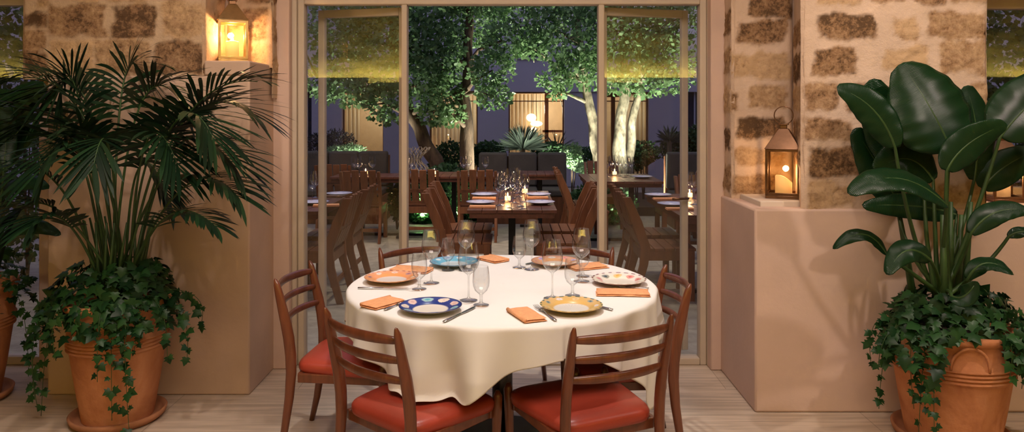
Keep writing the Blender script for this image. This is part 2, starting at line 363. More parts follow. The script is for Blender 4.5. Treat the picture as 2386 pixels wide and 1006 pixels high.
stone_panel(mb, (xn1, yn), (xb, ys), ZR-0.02, 2.45, (-1,-0.1), [(a, b, H-(y1-CY)/F*4.0, H-(y0-CY)/F*4.0) for a, b, y0, y1 in sb], seed=3)
stone_panel(mb, (xn0, 4.52), (xn0, yn), ZR-0.02, 2.45, (-1,0), [(0.02,0.16,z, z+0.14) for z in (1.1,1.32,1.55,1.78,2.02)], seed=4)
stone_panel(mb, (xe, ys), (xe, 4.6), ZR-0.02, 2.45, (1,0), [(0.05,0.3,z, z+0.14) for z in (1.1,1.32,1.55,1.78,2.02)], res=0.03, seed=5)
struct(mb.build('wall_right_stonework', 'stone'), 'bare brown stones showing through pale plaster above the right low wall')
mb = MB(); yl = YL+0.012; xw = at(50, 0, yl).x
lb = [(88,116,-30,14),(112,248,10,86),(258,364,12,86),(376,476,4,86),(50,108,70,114),(52,112,30,62),(114,218,94,172),(222,350,96,174),(356,476,94,172),(130,230,-50,2),(250,340,-50,2),(360,470,-50,-6),(54,110,122,168)]
stone_panel(mb, (xw, yl), (xa, yl), z1-0.02, 2.75, (0,-1), px_bricks(lb, yl, xw), seed=6)
yn2 = 4.44; xk = XL+0.02
lnb = [(468,560,10,78),(566,622,20,92),(470,512,96,134),(580,625,104,172),(470,560,-60,0),(575,625,-60,6)]
stone_panel(mb, (xa, yn2), (xk, yn2), z2-0.02, 2.75, (0,-1), px_bricks(lnb, yn2, xa), seed=7)
stone_panel(mb, (xa, yl), (xa, yn2), z2-0.2, 2.75, (1,0), [(0.05,0.3,z, z+0.14) for z in (1.98,2.2,2.45)], seed=8)
stone_panel(mb, (xk, yn2), (xk, 4.56), z2-0.2, 2.75, (1,0), [(0.0,0.1,z, z+0.15) for z in (1.75,1.97,2.2,2.45)], edge=0.008, seed=8)
stone_panel(mb, (xw, 4.6), (xw, yl), z1-0.02, 2.75, (-1,0), [], res=0.03, seed=9)
struct(mb.build('wall_left_stonework', 'stone_left'), 'bare brown stones showing through pale plaster above the palm')
m_ = MB(); m_.box(xw, XL-0.25, yn2+0.02, 4.6, z1-0.3, 3.7); m_.box(xw+0.03, xa-0.03, yl+0.04, 4.5, 2.70, 3.7); m_.box(xa-0.02, XL, yn2-0.02, 4.6, 2.72, 3.7)
struct(m_.build('wall_left_upper', 'plaster', smooth=False), 'plaster above the left stonework')
m_ = MB(); m_.box(xn1+0.04, xe-0.02, ys+0.05, 4.6, ZR, 3.7); m_.box(xn0+0.02, xn1+0.1, yn+0.03, 4.6, ZR, 3.7); m_.box(xb+.02, xe-0.02, ys, 4.6, 2.44, 3.7)
struct(m_.build('wall_right_upper', 'plaster', smooth=False), 'plaster above the right stonework')
m_ = MB(); m_.box(xe, 10.0, 4.30, 4.60, 2.24, 3.7); m_.box(-10.0, xw, 4.40, 4.66, 2.30, 3.7)
struct(m_.build('wall_lintel', 'plaster', smooth=False), 'plaster above the side windows')
# ledge slab
m_ = MB(); a0 = at(1768, 0, 4.0).x; m_.box(a0, 1.60, 3.975, 4.33, ZR-0.005, ZR+0.028)
struct(m_.build('trim_1', 'gloss_white', bevel=0.005), 'pale slab under the right lantern')

# ------------------------------------------------------------------ door and windows
def sx(p, Y=YD): return (p-CX)/F*Y
def zz(y, Y=YD): return H-(y-CY)/F*Y
W = bpy.data.objects.new('window_1', None); col.objects.link(W); struct(W, 'wide glazed opening framed in beige painted metal')
xs = [sx(697), sx(712), sx(937), sx(950), sx(1393), sx(1407), sx(1628), sx(1643)]
zt = zz(12)
f = MB()
f.box(xs[0], xs[1], YD-0.035, YD+0.05, 0, zt+0.07); f.box(xs[6], xs[7], YD-0.035, YD+0.05, 0, zt+0.07)
f.box(xs[0]-0.03, xs[0], YD-0.06, YD+0.05, 0, zt+0.07); f.box(xs[7], xs[7]+0.03, YD-0.06, YD+0.05, 0, zt+0.07)
f.box(xs[1], xs[6], YD-0.035, YD+0.05, zt, zt+0.07)
f.box(xs[2], xs[3], YD-0.035, YD+0.05, 0, zt); f.box(xs[4], xs[5], YD-0.035, YD+0.05, 0, zt)
f.box(xs[1], xs[2], YD-0.035, YD+0.05, 0, zz(830)); f.box(xs[5], xs[6], YD-0.035, YD+0.05, 0, zz(830))
f.build('window_frame', 'frame', W, bevel=0.006)
for a, b2 in ((1, 2), (5, 6)):
    g = MB(); g.box(xs[a], xs[b2], YD+0.012, YD+0.016, zz(830), zt); g.build('glass_pane', 'pane', W, smooth=False)
m_ = MB(); m_.box(xs[3], xs[4], YD-0.04, YD+0.05, 0, 0.012); m_.build('threshold', 'frame', W, bevel=0.003)
# hinged leaves swung outwards
for n_, (hx, sg, name, lab) in enumerate(((xs[3]-0.02, -1, 'door_1', 'open glazed door leaf swung outside the left fixed pane'), (xs[4]+0.02, 1, 'door_2', 'open glazed door leaf swung outside the right fixed pane'))):
    D = bpy.data.objects.new(name, None); col.objects.link(D); struct(D, lab)
    D.location = (hx, YD+0.075, 0); wd = (xs[4]-xs[3])/2+0.012; D.rotation_euler = (0, 0, sg*math.radians(14) if sg > 0 else PI-math.radians(14))
    f = MB(); zb, ztp = 0.02, zt-0.005; s_ = 0.042
    f.box(0, s_, -0.02, 0.02, zb, ztp); f.box(wd-s_, wd, -0.02, 0.02, zb, ztp); f.box(s_, wd-s_, -0.02, 0.02, ztp-0.05, ztp); f.box(s_, wd-s_, -0.02, 0.02, zb, zb+0.09)
    f.build('door_frame', 'frame', D, bevel=0.004)
    g = MB(); g.box(s_, wd-s_, -0.002, 0.002, zb+0.09, ztp-0.05); g.build('glass_pane', 'pane', D, smooth=False)
    hd = MB(); hd.tube([(wd-0.02, -0.02, 1.0), (wd-0.02, -0.06, 1.0), (wd-0.13, -0.06, 1.0)], 0.008, 8); hd.build('door_handle', 'bronze', D)
# closer arm left top
m_ = MB(); m_.tube([at(713,124,4.70), at(738,180,4.74)], 0.006, 8); tag(m_.build('window_stay', 'black'), 'thin black stay arm slanting beside the left door leaf', 'window stay')
# side windows
def side_window(nm, x0, x1, Y, z0, z1, lab):
    Wn = bpy.data.objects.new(nm, None); col.objects.link(Wn); struct(Wn, lab)
    f = MB(); f.box(x0, x1, Y-0.03, Y+0.04, z1, z1+0.09); f.box(x0, x1, Y-0.03, Y+0.04, z0, z0+0.05)
    f.box(x0, x0+0.05, Y-0.03, Y+0.04, z0+0.05, z1); f.box(x1-0.05, x1, Y-0.03, Y+0.04, z0+0.05, z1); f.box((x0+x1)/2-0.02, (x0+x1)/2+0.02, Y-0.03, Y+0.04, z0+0.05, z1)
    f.build('window_frame', 'frame', Wn, bevel=0.005)
    g = MB(); g.box(x0+0.05, x1-0.05, Y, Y+0.004, z0+0.05, z1); g.build('glass_pane', 'pane', Wn, smooth=False)
side_window('window_2', -5.2, xl-0.02, YD, 0, zz(14), 'glazed opening at the left edge behind the palms')
side_window('window_3', xe-0.1, 5.2, 4.52, ZR, at(0,22,4.52).z, 'window at the right edge beyond the stonework')
m_ = MB(); m_.box(xl-0.20, xl+0.01, 4.35, 4.62, 0, 2.3); m_.box(-10, -5.15, 4.4, 4.66, 0, 2.4); m_.box(5.15, 10, 4.3, 4.56, 1.0, 2.4)
struct(m_.build('trim_2', 'plaster', bevel=0.008), 'narrow plaster jamb left of the palm')

# ------------------------------------------------------------------ dining chair (indoor)
def make_dining_chair():
    t = thing('dining_chair', '', 'chair')
    s = MB()   # leather seat
    def outline(k, n=72):
        pts = []
        for i in range(n):
            th = 2*PI*i/n; c, q = math.cos(th), math.sin(th); e = 0.28
            X = math.copysign(abs(c)**e, c); Y = math.copysign(abs(q)**e, q)
            hw = 0.222+0.026*Y; pts.append(((hw-k)*X, 0.022+(0.215-k)*Y))
        return pts
    prof = [(0.02, 0.372), (0.004, 0.378), (0.0, 0.392), (0.0, 0.408), (0.006, 0.420), (0.02, 0.429), (0.06, 0.436), (0.12, 0.440), (0.19, 0.442)]
    V = []; n = 72
    for k, z in prof:
        for (x, y) in outline(k, n): V.append((x, y, z+0.006*(y/0.24)**2-0.006*(x/0.24)**2 if z > 0.43 else z))
    fs = [(i*n+j, i*n+(j+1) % n, (i+1)*n+(j+1) % n, (i+1)*n+j) for i in range(len(prof)-1) for j in range(n)]
    fs += [tuple(range(n-1, -1, -1)), tuple((len(prof)-1)*n+j for j in range(n))]
    s.add(V, fs); s.build('seat', 'leather', t)
    fr = MB(); fr.box(-0.20, 0.20, -0.175, -0.155, 0.34, 0.38); fr.box(-0.22, 0.22, 0.20, 0.22, 0.34, 0.38)
    fr.box(-0.215, -0.195, -0.17, 0.21, 0.34, 0.38); fr.box(0.195, 0.215, -0.17, 0.21, 0.34, 0.38); fr.build('seat_frame', 'jwood', t, bevel=0.004)
    for sg in (-1, 1):
        l = MB(); l.tube([(sg*0.222, 0.222, 0.0), (sg*0.224, 0.224, 0.18), (sg*0.228, 0.228, 0.36), (sg*0.230, 0.230, 0.425), (sg*0.230, 0.228, 0.448)], [0.011, 0.0155, 0.0195, 0.018, 0.008], 14)
        l.build('leg', 'jwood', t)
        p = MB(); pts = []; rr = []
        for (y, z, a, d) in ((-0.262,0,0.012,0.013),(-0.235,0.12,0.015,0.017),(-0.212,0.27,0.017,0.021),(-0.203,0.38,0.018,0.024),(-0.205,0.46,0.018,0.025),(-0.214,0.54,0.017,0.026),
                             (-0.228,0.61,0.017,0.025),(-0.243,0.67,0.016,0.022),(-0.257,0.73,0.015,0.019),(-0.268,0.775,0.012,0.015),(-0.276,0.798,0.006,0.007),(-0.279,0.803,0.001,0.001)):
            pts.append((sg*(0.200+0.008*(z/0.8)), y, z)); rr.append((a, d))
        p.tube(pts, rr, 16, ref=(1,0,0)); p.build('back_leg', 'jwood', t)
    for z, h, bow in ((0.752,0.0185,0.052),(0.676,0.0165,0.050),(0.598,0.0165,0.048)):
        y0 = -0.228-(z-0.61)*0.25
        r = MB(); pts = []; rr = []
        for i in range(19):
            u = -1+2*i/18; pts.append((u*0.205, y0-bow*(1-u*u)+0.004, z+0.004*(1-u*u))); k = 0.62+0.38*(1-u**4); rr.append((h*k*1.05, 0.0105*(0.75+0.25*(1-u*u))))
        r.tube(pts, rr, 14, ref=(0,0,1)); r.build('back_rail', 'jwood', t)
    return t
chair0 = make_dining_chair()
def place_by_posts(pL, pR, label):
    """pL, pR: the two tops of the back posts seen from behind (left, right)"""
    pL = Vector(pL[:2]); pR = Vector(pR[:2]); d = (pR-pL).normalized(); fw = Vector((-d.y, d.x)); mid = (pL+pR)/2
    c = mid+fw*0.279; put(chair0, (c.x, c.y, 0), math.atan2(fw.y, fw.x)-PI/2, label)
    return c, fw
ch1 = place_by_posts((-0.722, 2.880), (-0.405, 2.605), 'red leather dining chair at front left with the cloth corner lying on its seat')
place_by_posts((0.218, 2.609), (0.597, 2.785), 'red leather dining chair at front right with its back to the camera')
place_by_posts((-1.026, 3.790), (-1.070, 3.372), 'dining chair at the left side of the round table beside the palm wall')
place_by_posts((0.783, 3.285), (0.764, 3.69), 'dining chair at the right side of the round table beside the low wall')
place_by_posts((-0.40, 4.40), (-0.735, 4.155), 'dining chair behind the round table on the left, near the left mullion')
place_by_posts((0.575, 4.17), (0.18, 4.37), 'dining chair behind the round table on the right, near the right mullion')

# ------------------------------------------------------------------ round table and cloth
TC = Vector((-0.045, 3.51, 0)); R = 0.70; ZT = 0.750
t = thing('round_table', 'round pedestal dining table under the white cloth', 'table', TC)
m_ = MB(); m_.lathe([(0.02,0.715),(R-0.01,0.715),(R-0.004,0.722),(R-0.004,0.738),(R-0.01,0.745),(0.02,0.745)], 96); m_.build('tabletop', 'deck', t)
m_ = MB(); m_.lathe([(0.048,0.02),(0.048,0.71)], 32); m_.build('pedestal', mat('brushed_dark_steel', (0.10,0.10,0.10), 0.25, 1.0), t)
m_ = MB(); m_.lathe([(0.30,0.0),(0.30,0.010),(0.285,0.018),(0.07,0.022),(0.05,0.03)], 64); m_.build('base_plate', 'black', t)
cor = [math.radians(-115), math.radians(-25), math.radians(65), math.radians(155)]
def cloth_mesh():
    mb = MB(); N = 540; hs = 0.855; rings_top = [0.0008, 0.02, 0.12, 0.25, 0.45, 0.6, 0.68, R]
    V = []; nr = 34
    c0, fw0 = ch1
    for r in rings_top:
        for j in range(N):
            th = 2*PI*j/N; V.append((r*math.cos(th), r*math.sin(th), ZT+0.0016*noise.noise(Vector((r*math.cos(th)*5, r*math.sin(th)*5, 1)))))
    for k in range(1, nr+1):
        s = k/nr
        for j in range(N):
            th = 2*PI*j/N
            dl = min(((th-c+PI) % (2*PI))-PI for c in cor for _ in (0,)) if False else min((abs(((th-c+PI) % (2*PI))-PI), ((th-c+PI) % (2*PI))-PI) for c in cor)[1]
            mid = PI/4-abs(dl)                       # angle from side middle
            rad = min(hs/math.cos(mid), 1.19)
            if 0.6 < th < 3.0: rad = min(rad, 0.97)
            drop = (rad-R)*1.0
            drop += 0.012*math.sin(th*7+1)+0.006*math.sin(th*13)
            a = s*drop
            # rounded edge then hang
            e = 0.018
            if a < e*PI/2: rr = R+e*math.sin(a/e); z = ZT-e*(1-math.cos(a/e))
            else: rr = R+e; z = ZT-e-(a-e*PI/2)
            dd = max(0, ZT-z); cr = max(0, 1-abs(dl)/0.75)
            amp = 0.022+0.028*cr
            ph = 13*dl+1.3+0.8*math.sin(3*th)
            fold = amp*min(1, dd/0.2)*(math.cos(ph)*0.8+0.5*math.cos(23*th+2*cr))
            rr += fold+0.05*dd-0.04*cr*dd/0.3
            x = rr*math.cos(th); y = rr*math.sin(th)
            # rest on the front-left seat
            wx, wy = x+TC.x-c0.x, y+TC.y-c0.y
            fy = wx*fw0.x+wy*fw0.y; fx = wx*fw0.y-wy*fw0.x
            if z < 0.470 and -math.pi*0.80 < ((th+PI) % (2*PI))-PI < -math.pi*0.47:
                ex = 0.470-z; z = 0.452+0.018*math.exp(-ex*14)+0.006*math.sin(th*40); rr2 = rr+ex*0.22; x = rr2*math.cos(th); y = rr2*math.sin(th)
            V.append((x, y, z))
    tot = len(rings_top)+nr
    fs = [(i*N+j, i*N+(j+1) % N, (i+1)*N+(j+1) % N, (i+1)*N+j) for i in range(tot-1) for j in range(N)]
    fs.append(tuple(range(N)))
    fs = [tuple(reversed(f)) for f in fs]
    mb.add(V, fs); return mb
o = cloth_mesh().build('tablecloth', 'cloth', loc=TC, solid=0.0015); tag(o, 'white tablecloth draped over the round dining table', 'tablecloth')

# ------------------------------------------------------------------ plates
ZC = 0.7525
def lerp(a, b, t): return tuple(x+(y-x)*t for x, y in zip(a, b))
def plate_mesh(design, r0=0.127, seg=144):
    mb = MB(); prof = [(0.001,0.006),(0.03,0.006),(0.06,0.0065),(0.074,0.008),(0.080,0.012),(0.088,0.0165),(0.098,0.0195),(0.108,0.022),(0.116,0.0235),(0.122,0.0245),(0.126,0.0255),(0.1275,0.0245),
            (0.126,0.0225),(0.105,0.017),(0.085,0.008),(0.062,0.003),(0.060,0.0),(0.054,0.0),(0.052,0.003),(0.001,0.003)]
    fine = []
    for i in range(len(prof)-1):
        k = 3 if 3 <= i <= 9 else (2 if i < 3 else 1)
        for q in range(k): fine.append((prof[i][0]+(prof[i+1][0]-prof[i][0])*q/k, prof[i][1]+(prof[i+1][1]-prof[i][1])*q/k, i))
    fine.append((*prof[-1], len(prof)-1))
    V = []; Cc = []
    for r, z, i in fine:
        for j in range(seg):
            th = 2*PI*j/seg; V.append((r*math.cos(th)*r0/0.127, r*math.sin(th)*r0/0.127, z))
            Cc.append(design(r/0.127, th) if i <= 10 else design(1.0, 0.01) if i <= 11 else design(-1, 0))
    k = len(fine); n = seg
    mb.add(V, [(i*n+j, i*n+(j+1) % n, (i+1)*n+(j+1) % n, (i+1)*n+j) for i in range(k-1) for j in range(n)]+[tuple(range(n)), tuple((k-1)*n+j for j in range(n-1,-1,-1))], Cc)
    return mb
CRM = (0.78, 0.72, 0.62)
def motifs(r, th, base, ms, rc=0.80, n=8, size=0.13, off=0):
    """paint petal-like motifs around the rim"""
    for k in range(n):
        a = 2*PI*k/n+off; dx = r*math.cos(th)-rc*math.cos(a); dy = r*math.sin(th)-rc*math.sin(a)
        ca, sa = math.cos(a+0.5*(k % 2)), math.sin(a+0.5*(k % 2)); u = dx*ca+dy*sa; v = -dx*sa+dy*ca
        d = math.hypot(u/0.75, v/1.15)/size
        c = ms[k % len(ms)]
        if d < 0.45: return lerp(c, (0.1,0.1,0.3), 0.25) if abs(v) < size*0.12 else c
        if d < 1: return lerp(c, CRM, 0.35)
    return base
def d_blue(r, th):
    if r < 0: return (0.55,0.50,0.42)
    if r > 0.95: return (0.01,0.015,0.10)
    if r > 0.60: return motifs(r, th, (0.012,0.035,0.22), [(0.70,0.42,0.34),(0.75,0.62,0.50),(0.10,0.42,0.50)], n=9, size=0.17)
    if r > 0.575: return (0.015,0.04,0.2)
    return CRM
def d_yellow(r, th):
    if r < 0: return (0.55,0.36,0.14)
    if r > 0.94: return (0.05,0.10,0.06) if int(th/(2*PI)*44) % 2 else (0.70,0.45,0.15)
    if r > 0.55:
        b = motifs(r, th, (0.66,0.42,0.13), [(0.03,0.10,0.06),(0.66,0.42,0.13),(0.70,0.62,0.60)], n=9, size=0.10, off=0.4); return b
    return (0.72,0.68,0.62) if (r*9+th*4) % 1 > 0.2 else (0.55,0.58,0.55)
def d_orange(r, th):
    if r < 0: return (0.6,0.30,0.14)
    if r > 0.93: return (0.45,0.12,0.06) if int(th/(2*PI)*48) % 2 else (0.80,0.45,0.25)
    if r > 0.55: return motifs(r, th, (0.80,0.33,0.12), [(0.75,0.62,0.52),(0.30,0.03,0.06),(0.80,0.50,0.40)], n=8, size=0.11)
    return (0.74,0.68,0.64)
def d_red(r, th):
    if r < 0: return (0.5,0.25,0.18)
    if r > 0.93: return (0.18,0.02,0.03) if int(th/(2*PI)*40) % 2 else CRM
    if r > 0.45: return motifs(r, th, CRM, [(0.65,0.10,0.07),(0.85,0.42,0.04),(0.02,0.05,0.04),(0.70,0.22,0.22)], n=9, size=0.15, off=0.2, rc=0.72)
    return CRM
def d_sky(r, th):
    if r < 0: return (0.35,0.42,0.45)
    if r > 0.95: return (0.05,0.18,0.35)
    if r > 0.55: return motifs(r, th, (0.14,0.42,0.58), [(0.60,0.72,0.76),(0.04,0.16,0.42)], n=10, size=0.11)
    return (0.62,0.68,0.70)
def d_mauve(r, th):
    if r < 0: return (0.5,0.32,0.22)
    if r > 0.95: return (0.45,0.13,0.05)
    if r > 0.5: return motifs(r, th, (0.68,0.34,0.16), [(0.32,0.20,0.48),(0.62,0.10,0.05),(0.72,0.60,0.50)], n=9, size=0.13)
    return CRM
def plate(px, py, d, rot, label, z=ZC):
    p = tb(px, py, z+0.02); o = plate_mesh(d).build('dinner_plate', 'plate', loc=(p.x, p.y, z)); o.rotation_euler.z = rot; tag(o, label, 'plate', 'painted plates on the round table'); return o
plate(1003, 712, d_blue, 0.4, 'dark blue painted plate with pale motifs at front left')
plate(1331, 710, d_yellow, 0.2, 'yellow painted plate with green sprigs at front right')
plate(912, 645, d_orange, 0.0, 'orange rimmed painted plate at the left side of the table')
plate(1442, 650, d_red, 0.6, 'white plate painted with red and orange fish at the right side')
plate(1058, 609, d_sky, 0.1, 'light blue painted plate at the back of the table')
plate(1294, 608, d_mauve, 0.3, 'orange and mauve painted plate at the back of the table')

# ------------------------------------------------------------------ glasses
def wine_profile():
    out = [(0.0005,0.0),(0.036,0.0),(0.038,0.0015),(0.036,0.003),(0.022,0.005),(0.008,0.010),(0.0045,0.018),(0.0036,0.05),(0.0036,0.095),(0.005,0.108),(0.012,0.114),(0.026,0.124),(0.038,0.140),(0.0445,0.158),(0.0455,0.172),(0.0435,0.195),(0.0385,0.225),(0.0345,0.250)]
    return out
def goblet_profile():
    out = [(0.0005,0.0),(0.031,0.0),(0.033,0.0015),(0.031,0.003),(0.014,0.007),(0.007,0.013),(0.0055,0.028),(0.007,0.044),(0.014,0.051),(0.026,0.062),(0.0335,0.080),(0.0355,0.098),(0.0345,0.125),(0.031,0.150),(0.0295,0.162)]
    return out
def tumbler_profile():
    out = [(0.030,0.0),(0.034,0.002),(0.036,0.02),(0.037,0.06),(0.035,0.09)]
    return out+[(0.0338,0.0902),(0.0355,0.06),(0.0345,0.02),(0.03,0.008),(0.001,0.008)]
def glass_proto(nm, prof, cat):
    b_ = MB(); b_.lathe(prof, 40, close=False); o = b_.build(nm, 'glass'); tag(o, '', cat); return o
wg = glass_proto('wine_glass', wine_profile(), 'wine glass'); gb = glass_proto('water_goblet', goblet_profile(), 'water glass')
def tglass(proto, px, py, label, group):
    p = tb(px, py, ZC+0.001); put(proto, (p.x, p.y, ZC), random.random()*6, label, group)
random.seed(3)
G1 = 'wine glasses on the round table'; G2 = 'water glasses on the round table'
tglass(wg, 1005, 659, 'tall wine glass beside the orange plate', G1)
tglass(wg, 1092, 699, 'tall wine glass right behind the dark blue plate', G1)
tglass(wg, 1239, 627, 'tall wine glass at the back centre of the table', G1)
tglass(wg, 1287, 694, 'tall wine glass just behind the yellow plate', G1)
tglass(wg, 1355, 655, 'tall wine glass left of the red fish plate', G1)
tglass(wg, 1086, 629, 'tall wine glass before the light blue plate', G1)
tglass(gb, 977, 673, 'short water goblet right of the orange plate', G2)
tglass(gb, 1121, 710, 'short water goblet at the handle end of the front knife', G2)
tglass(gb, 1210, 623, 'short water goblet left of the back centre wine glass', G2)
tglass(gb, 1334, 688, 'short water goblet behind the yellow plate on its right', G2)
tglass(gb, 1044, 629, 'short water goblet before the light blue plate', G2)
tglass(gb, 1358, 643, 'short water goblet hidden behind the right wine glass', G2)

# ------------------------------------------------------------------ napkins and cutlery
def napkin(px, py, rz, label, sx_=0.20, sy_=0.095, seed=0):
    p = tb(px, py, ZC+0.008); t = thing('napkin', label, 'napkin', (p.x, p.y, ZC), rz, 'orange napkins on the round table')
    for k, (z0, ins) in enumerate(((0.0, 0.0), (0.0075, 0.003))):
        mb = MB(); nu, nv = 22, 12
        hx = sx_/2-ins; hy = sy_/2-ins
        def fn(u, v, top):
            X = (u*2-1)*hx; Y = (v*2-1)*hy
            w_ = 0.0025*noise.noise(Vector((X*18+seed, Y*18, k*3)))
            X += 0.003*noise.noise(Vector((Y*20, k*5+seed, 0))); Y += 0.003*noise.noise(Vector((X*20, k*5+seed, 7)))
            th = 0.0068*(1-max(abs(u*2-1), abs(v*2-1))**10)
            return (X, Y, z0+(0.0008 if not top else 0.0005+th)+(w_ if top or k else 0)*(1 if top else 0.3)+0.001)
        mb.grid(lambda u, v: fn(u, v, True), nu, nv); mb.grid(lambda u, v: fn(1-u, v, False), nu, nv)
        n1 = (nu+1)*(nv+1)
        mb.build('fold', 'napkin', t)
    # rolled spine where the cloth is folded over
    r_ = MB(); r_.tube([(-sx_/2+0.004, sy_/2-0.004, 0.0085), (0, sy_/2-0.003, 0.009), (sx_/2-0.004, sy_/2-0.004, 0.0085)], 0.0078, 10); r_.build('fold_edge', 'napkin', t)
napkin(893, 704, math.radians(52), 'folded orange napkin left of the dark blue plate', 0.17, 0.10, 1)
napkin(1227, 731, math.radians(112), 'folded orange napkin left of the yellow plate', 0.19, 0.095, 2)
napkin(1451, 681, math.radians(-4), 'folded orange napkin in front of the red fish plate', 0.235, 0.085, 3)
napkin(957, 627, math.radians(-18), 'folded orange napkin behind the orange plate', 0.21, 0.10, 4)
napkin(1147, 602, math.radians(-50), 'folded orange napkin between the two back plates', 0.17, 0.10, 5)
napkin(1370, 620, math.radians(24), 'folded orange napkin behind the red fish plate', 0.20, 0.10, 6)
def knife(a, b_, label):
    A = tb(*a, ZC+0.002); B = tb(*b_, ZC+0.002); d = (B-A); L = d.length; t = thing('table_knife', label, 'knife', (A.x, A.y, ZC), math.atan2(d.y, d.x), 'knives on the round table')
    h = MB(); h.tube([(0,0,0.004),(0.02*L/0.2,0,0.0042),(0.5*L,0,0.004)], [(0.0065,0.003),(0.008,0.0035),(0.005,0.003)], 12, ref=(0,1,0)); h.build('handle', 'steel', t)
    bl = MB(); pts = [(0.48*L,-0.004),(0.6*L,-0.009),(0.85*L,-0.010),(0.96*L,-0.006),(L,0.003),(0.95*L,0.006),(0.48*L,0.005)]
    n = len(pts); bl.add([(x, y, 0.0028) for x, y in pts]+[(x, y, 0.0042) for x, y in pts], [tuple(range(n-1,-1,-1)), tuple(range(n, 2*n))]+[(i, (i+1) % n, n+(i+1) % n, n+i) for i in range(n)])
    bl.build('blade', 'steel', t, smooth=False)
def fork(a, b_, label):
    A = tb(*a, ZC+0.002); B = tb(*b_, ZC+0.002); d = (B-A); L = d.length; t = thing('table_fork', label, 'fork', (A.x, A.y, ZC), math.atan2(d.y, d.x), 'forks on the round table')
    h = MB(); h.tube([(0,0,0.004),(0.1*L,0,0.0042),(0.4*L,0,0.004),(0.62*L,0,0.006)], [(0.006,0.002),(0.008,0.0025),(0.004,0.002),(0.003,0.002)], 10, ref=(0,1,0)); h.build('handle', 'steel', t)
    q = MB(); q.tube([(0.60*L,0,0.006),(0.66*L,0,0.005),(0.72*L,0,0.004)], [(0.003,0.0015),(0.011,0.0015),(0.0125,0.0012)], 12, ref=(0,1,0))
    for k in range(4):
        y = -0.0102+k*0.0068; q.tube([(0.71*L,y,0.004),(0.85*L,y,0.0035),(L,y*0.9,0.007)], [(0.0017,0.0012),(0.0016,0.0012),(0.0008,0.0008)], 6, ref=(0,1,0))
    q.build('tines', 'steel', t)
knife((1034,750), (1108,714), 'steel knife right of the dark blue plate')
knife((834,671), (952,672), 'steel knife lying in front of the orange plate')
knife((1427,722), (1352,703), 'steel knife with its handle out from under the yellow plate')
knife((1268,594+12), (1224,616), 'steel knife left of the orange and mauve back plate')
fork((1295,747), (1247,712), 'steel fork lying between napkin and yellow plate')
fork((896,722), (946,702), 'steel fork left of the dark blue plate')
fork((1512,672), (1440,668), 'steel fork between the red fish plate and its napkin')
fork((1098,613), (1118,603), 'steel fork right of the light blue plate')

# ------------------------------------------------------------------ lanterns
def lantern(loc, rz, label, metal, s=1.0, lit=True, wax='wax', power=6, ch=0.10):
    t = thing('candle_lantern', label, 'lantern', loc, rz, 'glass candle lanterns indoors'); w_ = 0.078*s; h = 0.255*s; e = 0.007
    b_ = MB(); b_.box(-w_-0.006, w_+0.006, -w_-0.006, w_+0.006, 0, 0.018); b_.build('base', metal, t, bevel=0.002)
    fr = MB()
    for x in (-w_, w_):
        for y in (-w_, w_): fr.box(x-e, x+e, y-e, y+e, 0.018, h)
    for x in (-w_, w_): fr.box(x-e, x+e, -w_, w_, h-0.014, h); fr.box(x-e, x+e, -w_, w_, 0.018, 0.032)
    for y in (-w_, w_): fr.box(-w_, w_, y-e, y+e, h-0.014, h); fr.box(-w_, w_, y-e, y+e, 0.018, 0.032)
    fr.build('frame', metal, t, bevel=0.0015)
    rf = MB(); a = w_+0.012; b2 = 0.024*s; zr = h+0.105*s
    rf.hexa([Vector(p) for p in ((-a,-a,h),(a,-a,h),(a,a,h),(-a,a,h),(-b2,-b2,zr),(b2,-b2,zr),(b2,b2,zr),(-b2,b2,zr))]); rf.build('roof', metal, t, bevel=0.002)
    cp = MB(); cp.box(-0.018, 0.018, -0.018, 0.018, zr, zr+0.02); cp.box(-0.026, 0.026, -0.026, 0.026, zr+0.02, zr+0.026); cp.build('cap', 'bronze', t, bevel=0.002)
    rg = MB(); pts = [(0.047*s*math.cos(q), 0, zr+0.026+0.044*s+0.047*s*math.sin(q)) for q in [(-PI*0.42+2*PI*0.92*i/28) for i in range(29)]]
    rg.tube(pts, 0.0028, 8, caps=True); rg.build('ring_handle', metal, t)
    for sx_, sy_ in ((1,0),(-1,0),(0,1),(0,-1)):
        g = MB()
        if sx_: g.box(sx_*w_-0.001, sx_*w_+0.001, -w_+e, w_-e, 0.032, h-0.014)
        else: g.box(-w_+e, w_-e, sy_*w_-0.001, sy_*w_+0.001, 0.032, h-0.014)
        g.build('glass_pane', 'lampglass', t, smooth=False)
    c = MB(); rc = 0.036 if lit else 0.045; prof = [(rc,0.0),(rc,ch*0.96),(rc-0.004,ch),(rc-0.01,ch*0.97),(0.004,ch*0.90)]
    n = 28; V = []
    for r, z in prof:
        for j in range(n):
            th = 2*PI*j/n; V.append((r*math.cos(th), r*math.sin(th), 0.019+z*(1 if z < 0.01 else 1+(0.0 if lit else 0.28)*math.cos(th+2.4)+0.02*math.sin(3*th))))
    c.add(V, [(i*n+j, i*n+(j+1) % n, (i+1)*n+(j+1) % n, (i+1)*n+j) for i in range(4) for j in range(n)]+[tuple(range(n-1,-1,-1)), tuple(4*n+j for j in range(n))])
    c.build('candle', wax, t)
    if lit:
        fm = MB(); fm.lathe([(0.0005,0),(0.006,0.006),(0.0075,0.014),(0.005,0.026),(0.0005,0.04)], 12, (0,0,0.019+ch*0.93)); fm.build('flame', 'flame', t)
    p = Vector(loc)+Vector((0.0, -0.0, 0.019+ch*1.0+0.045)); point('lantern_light', p, power, (1.0,0.64,0.34), 0.018)
    return t
pz = z2+0.001; lp = at(543, 138, 4.31)
lantern((lp.x, 4.30, z2), math.radians(24), 'brass lantern with a burning candle on the tall left ledge', 'brass', 0.93, True, 'wax', 7.5, 0.105)
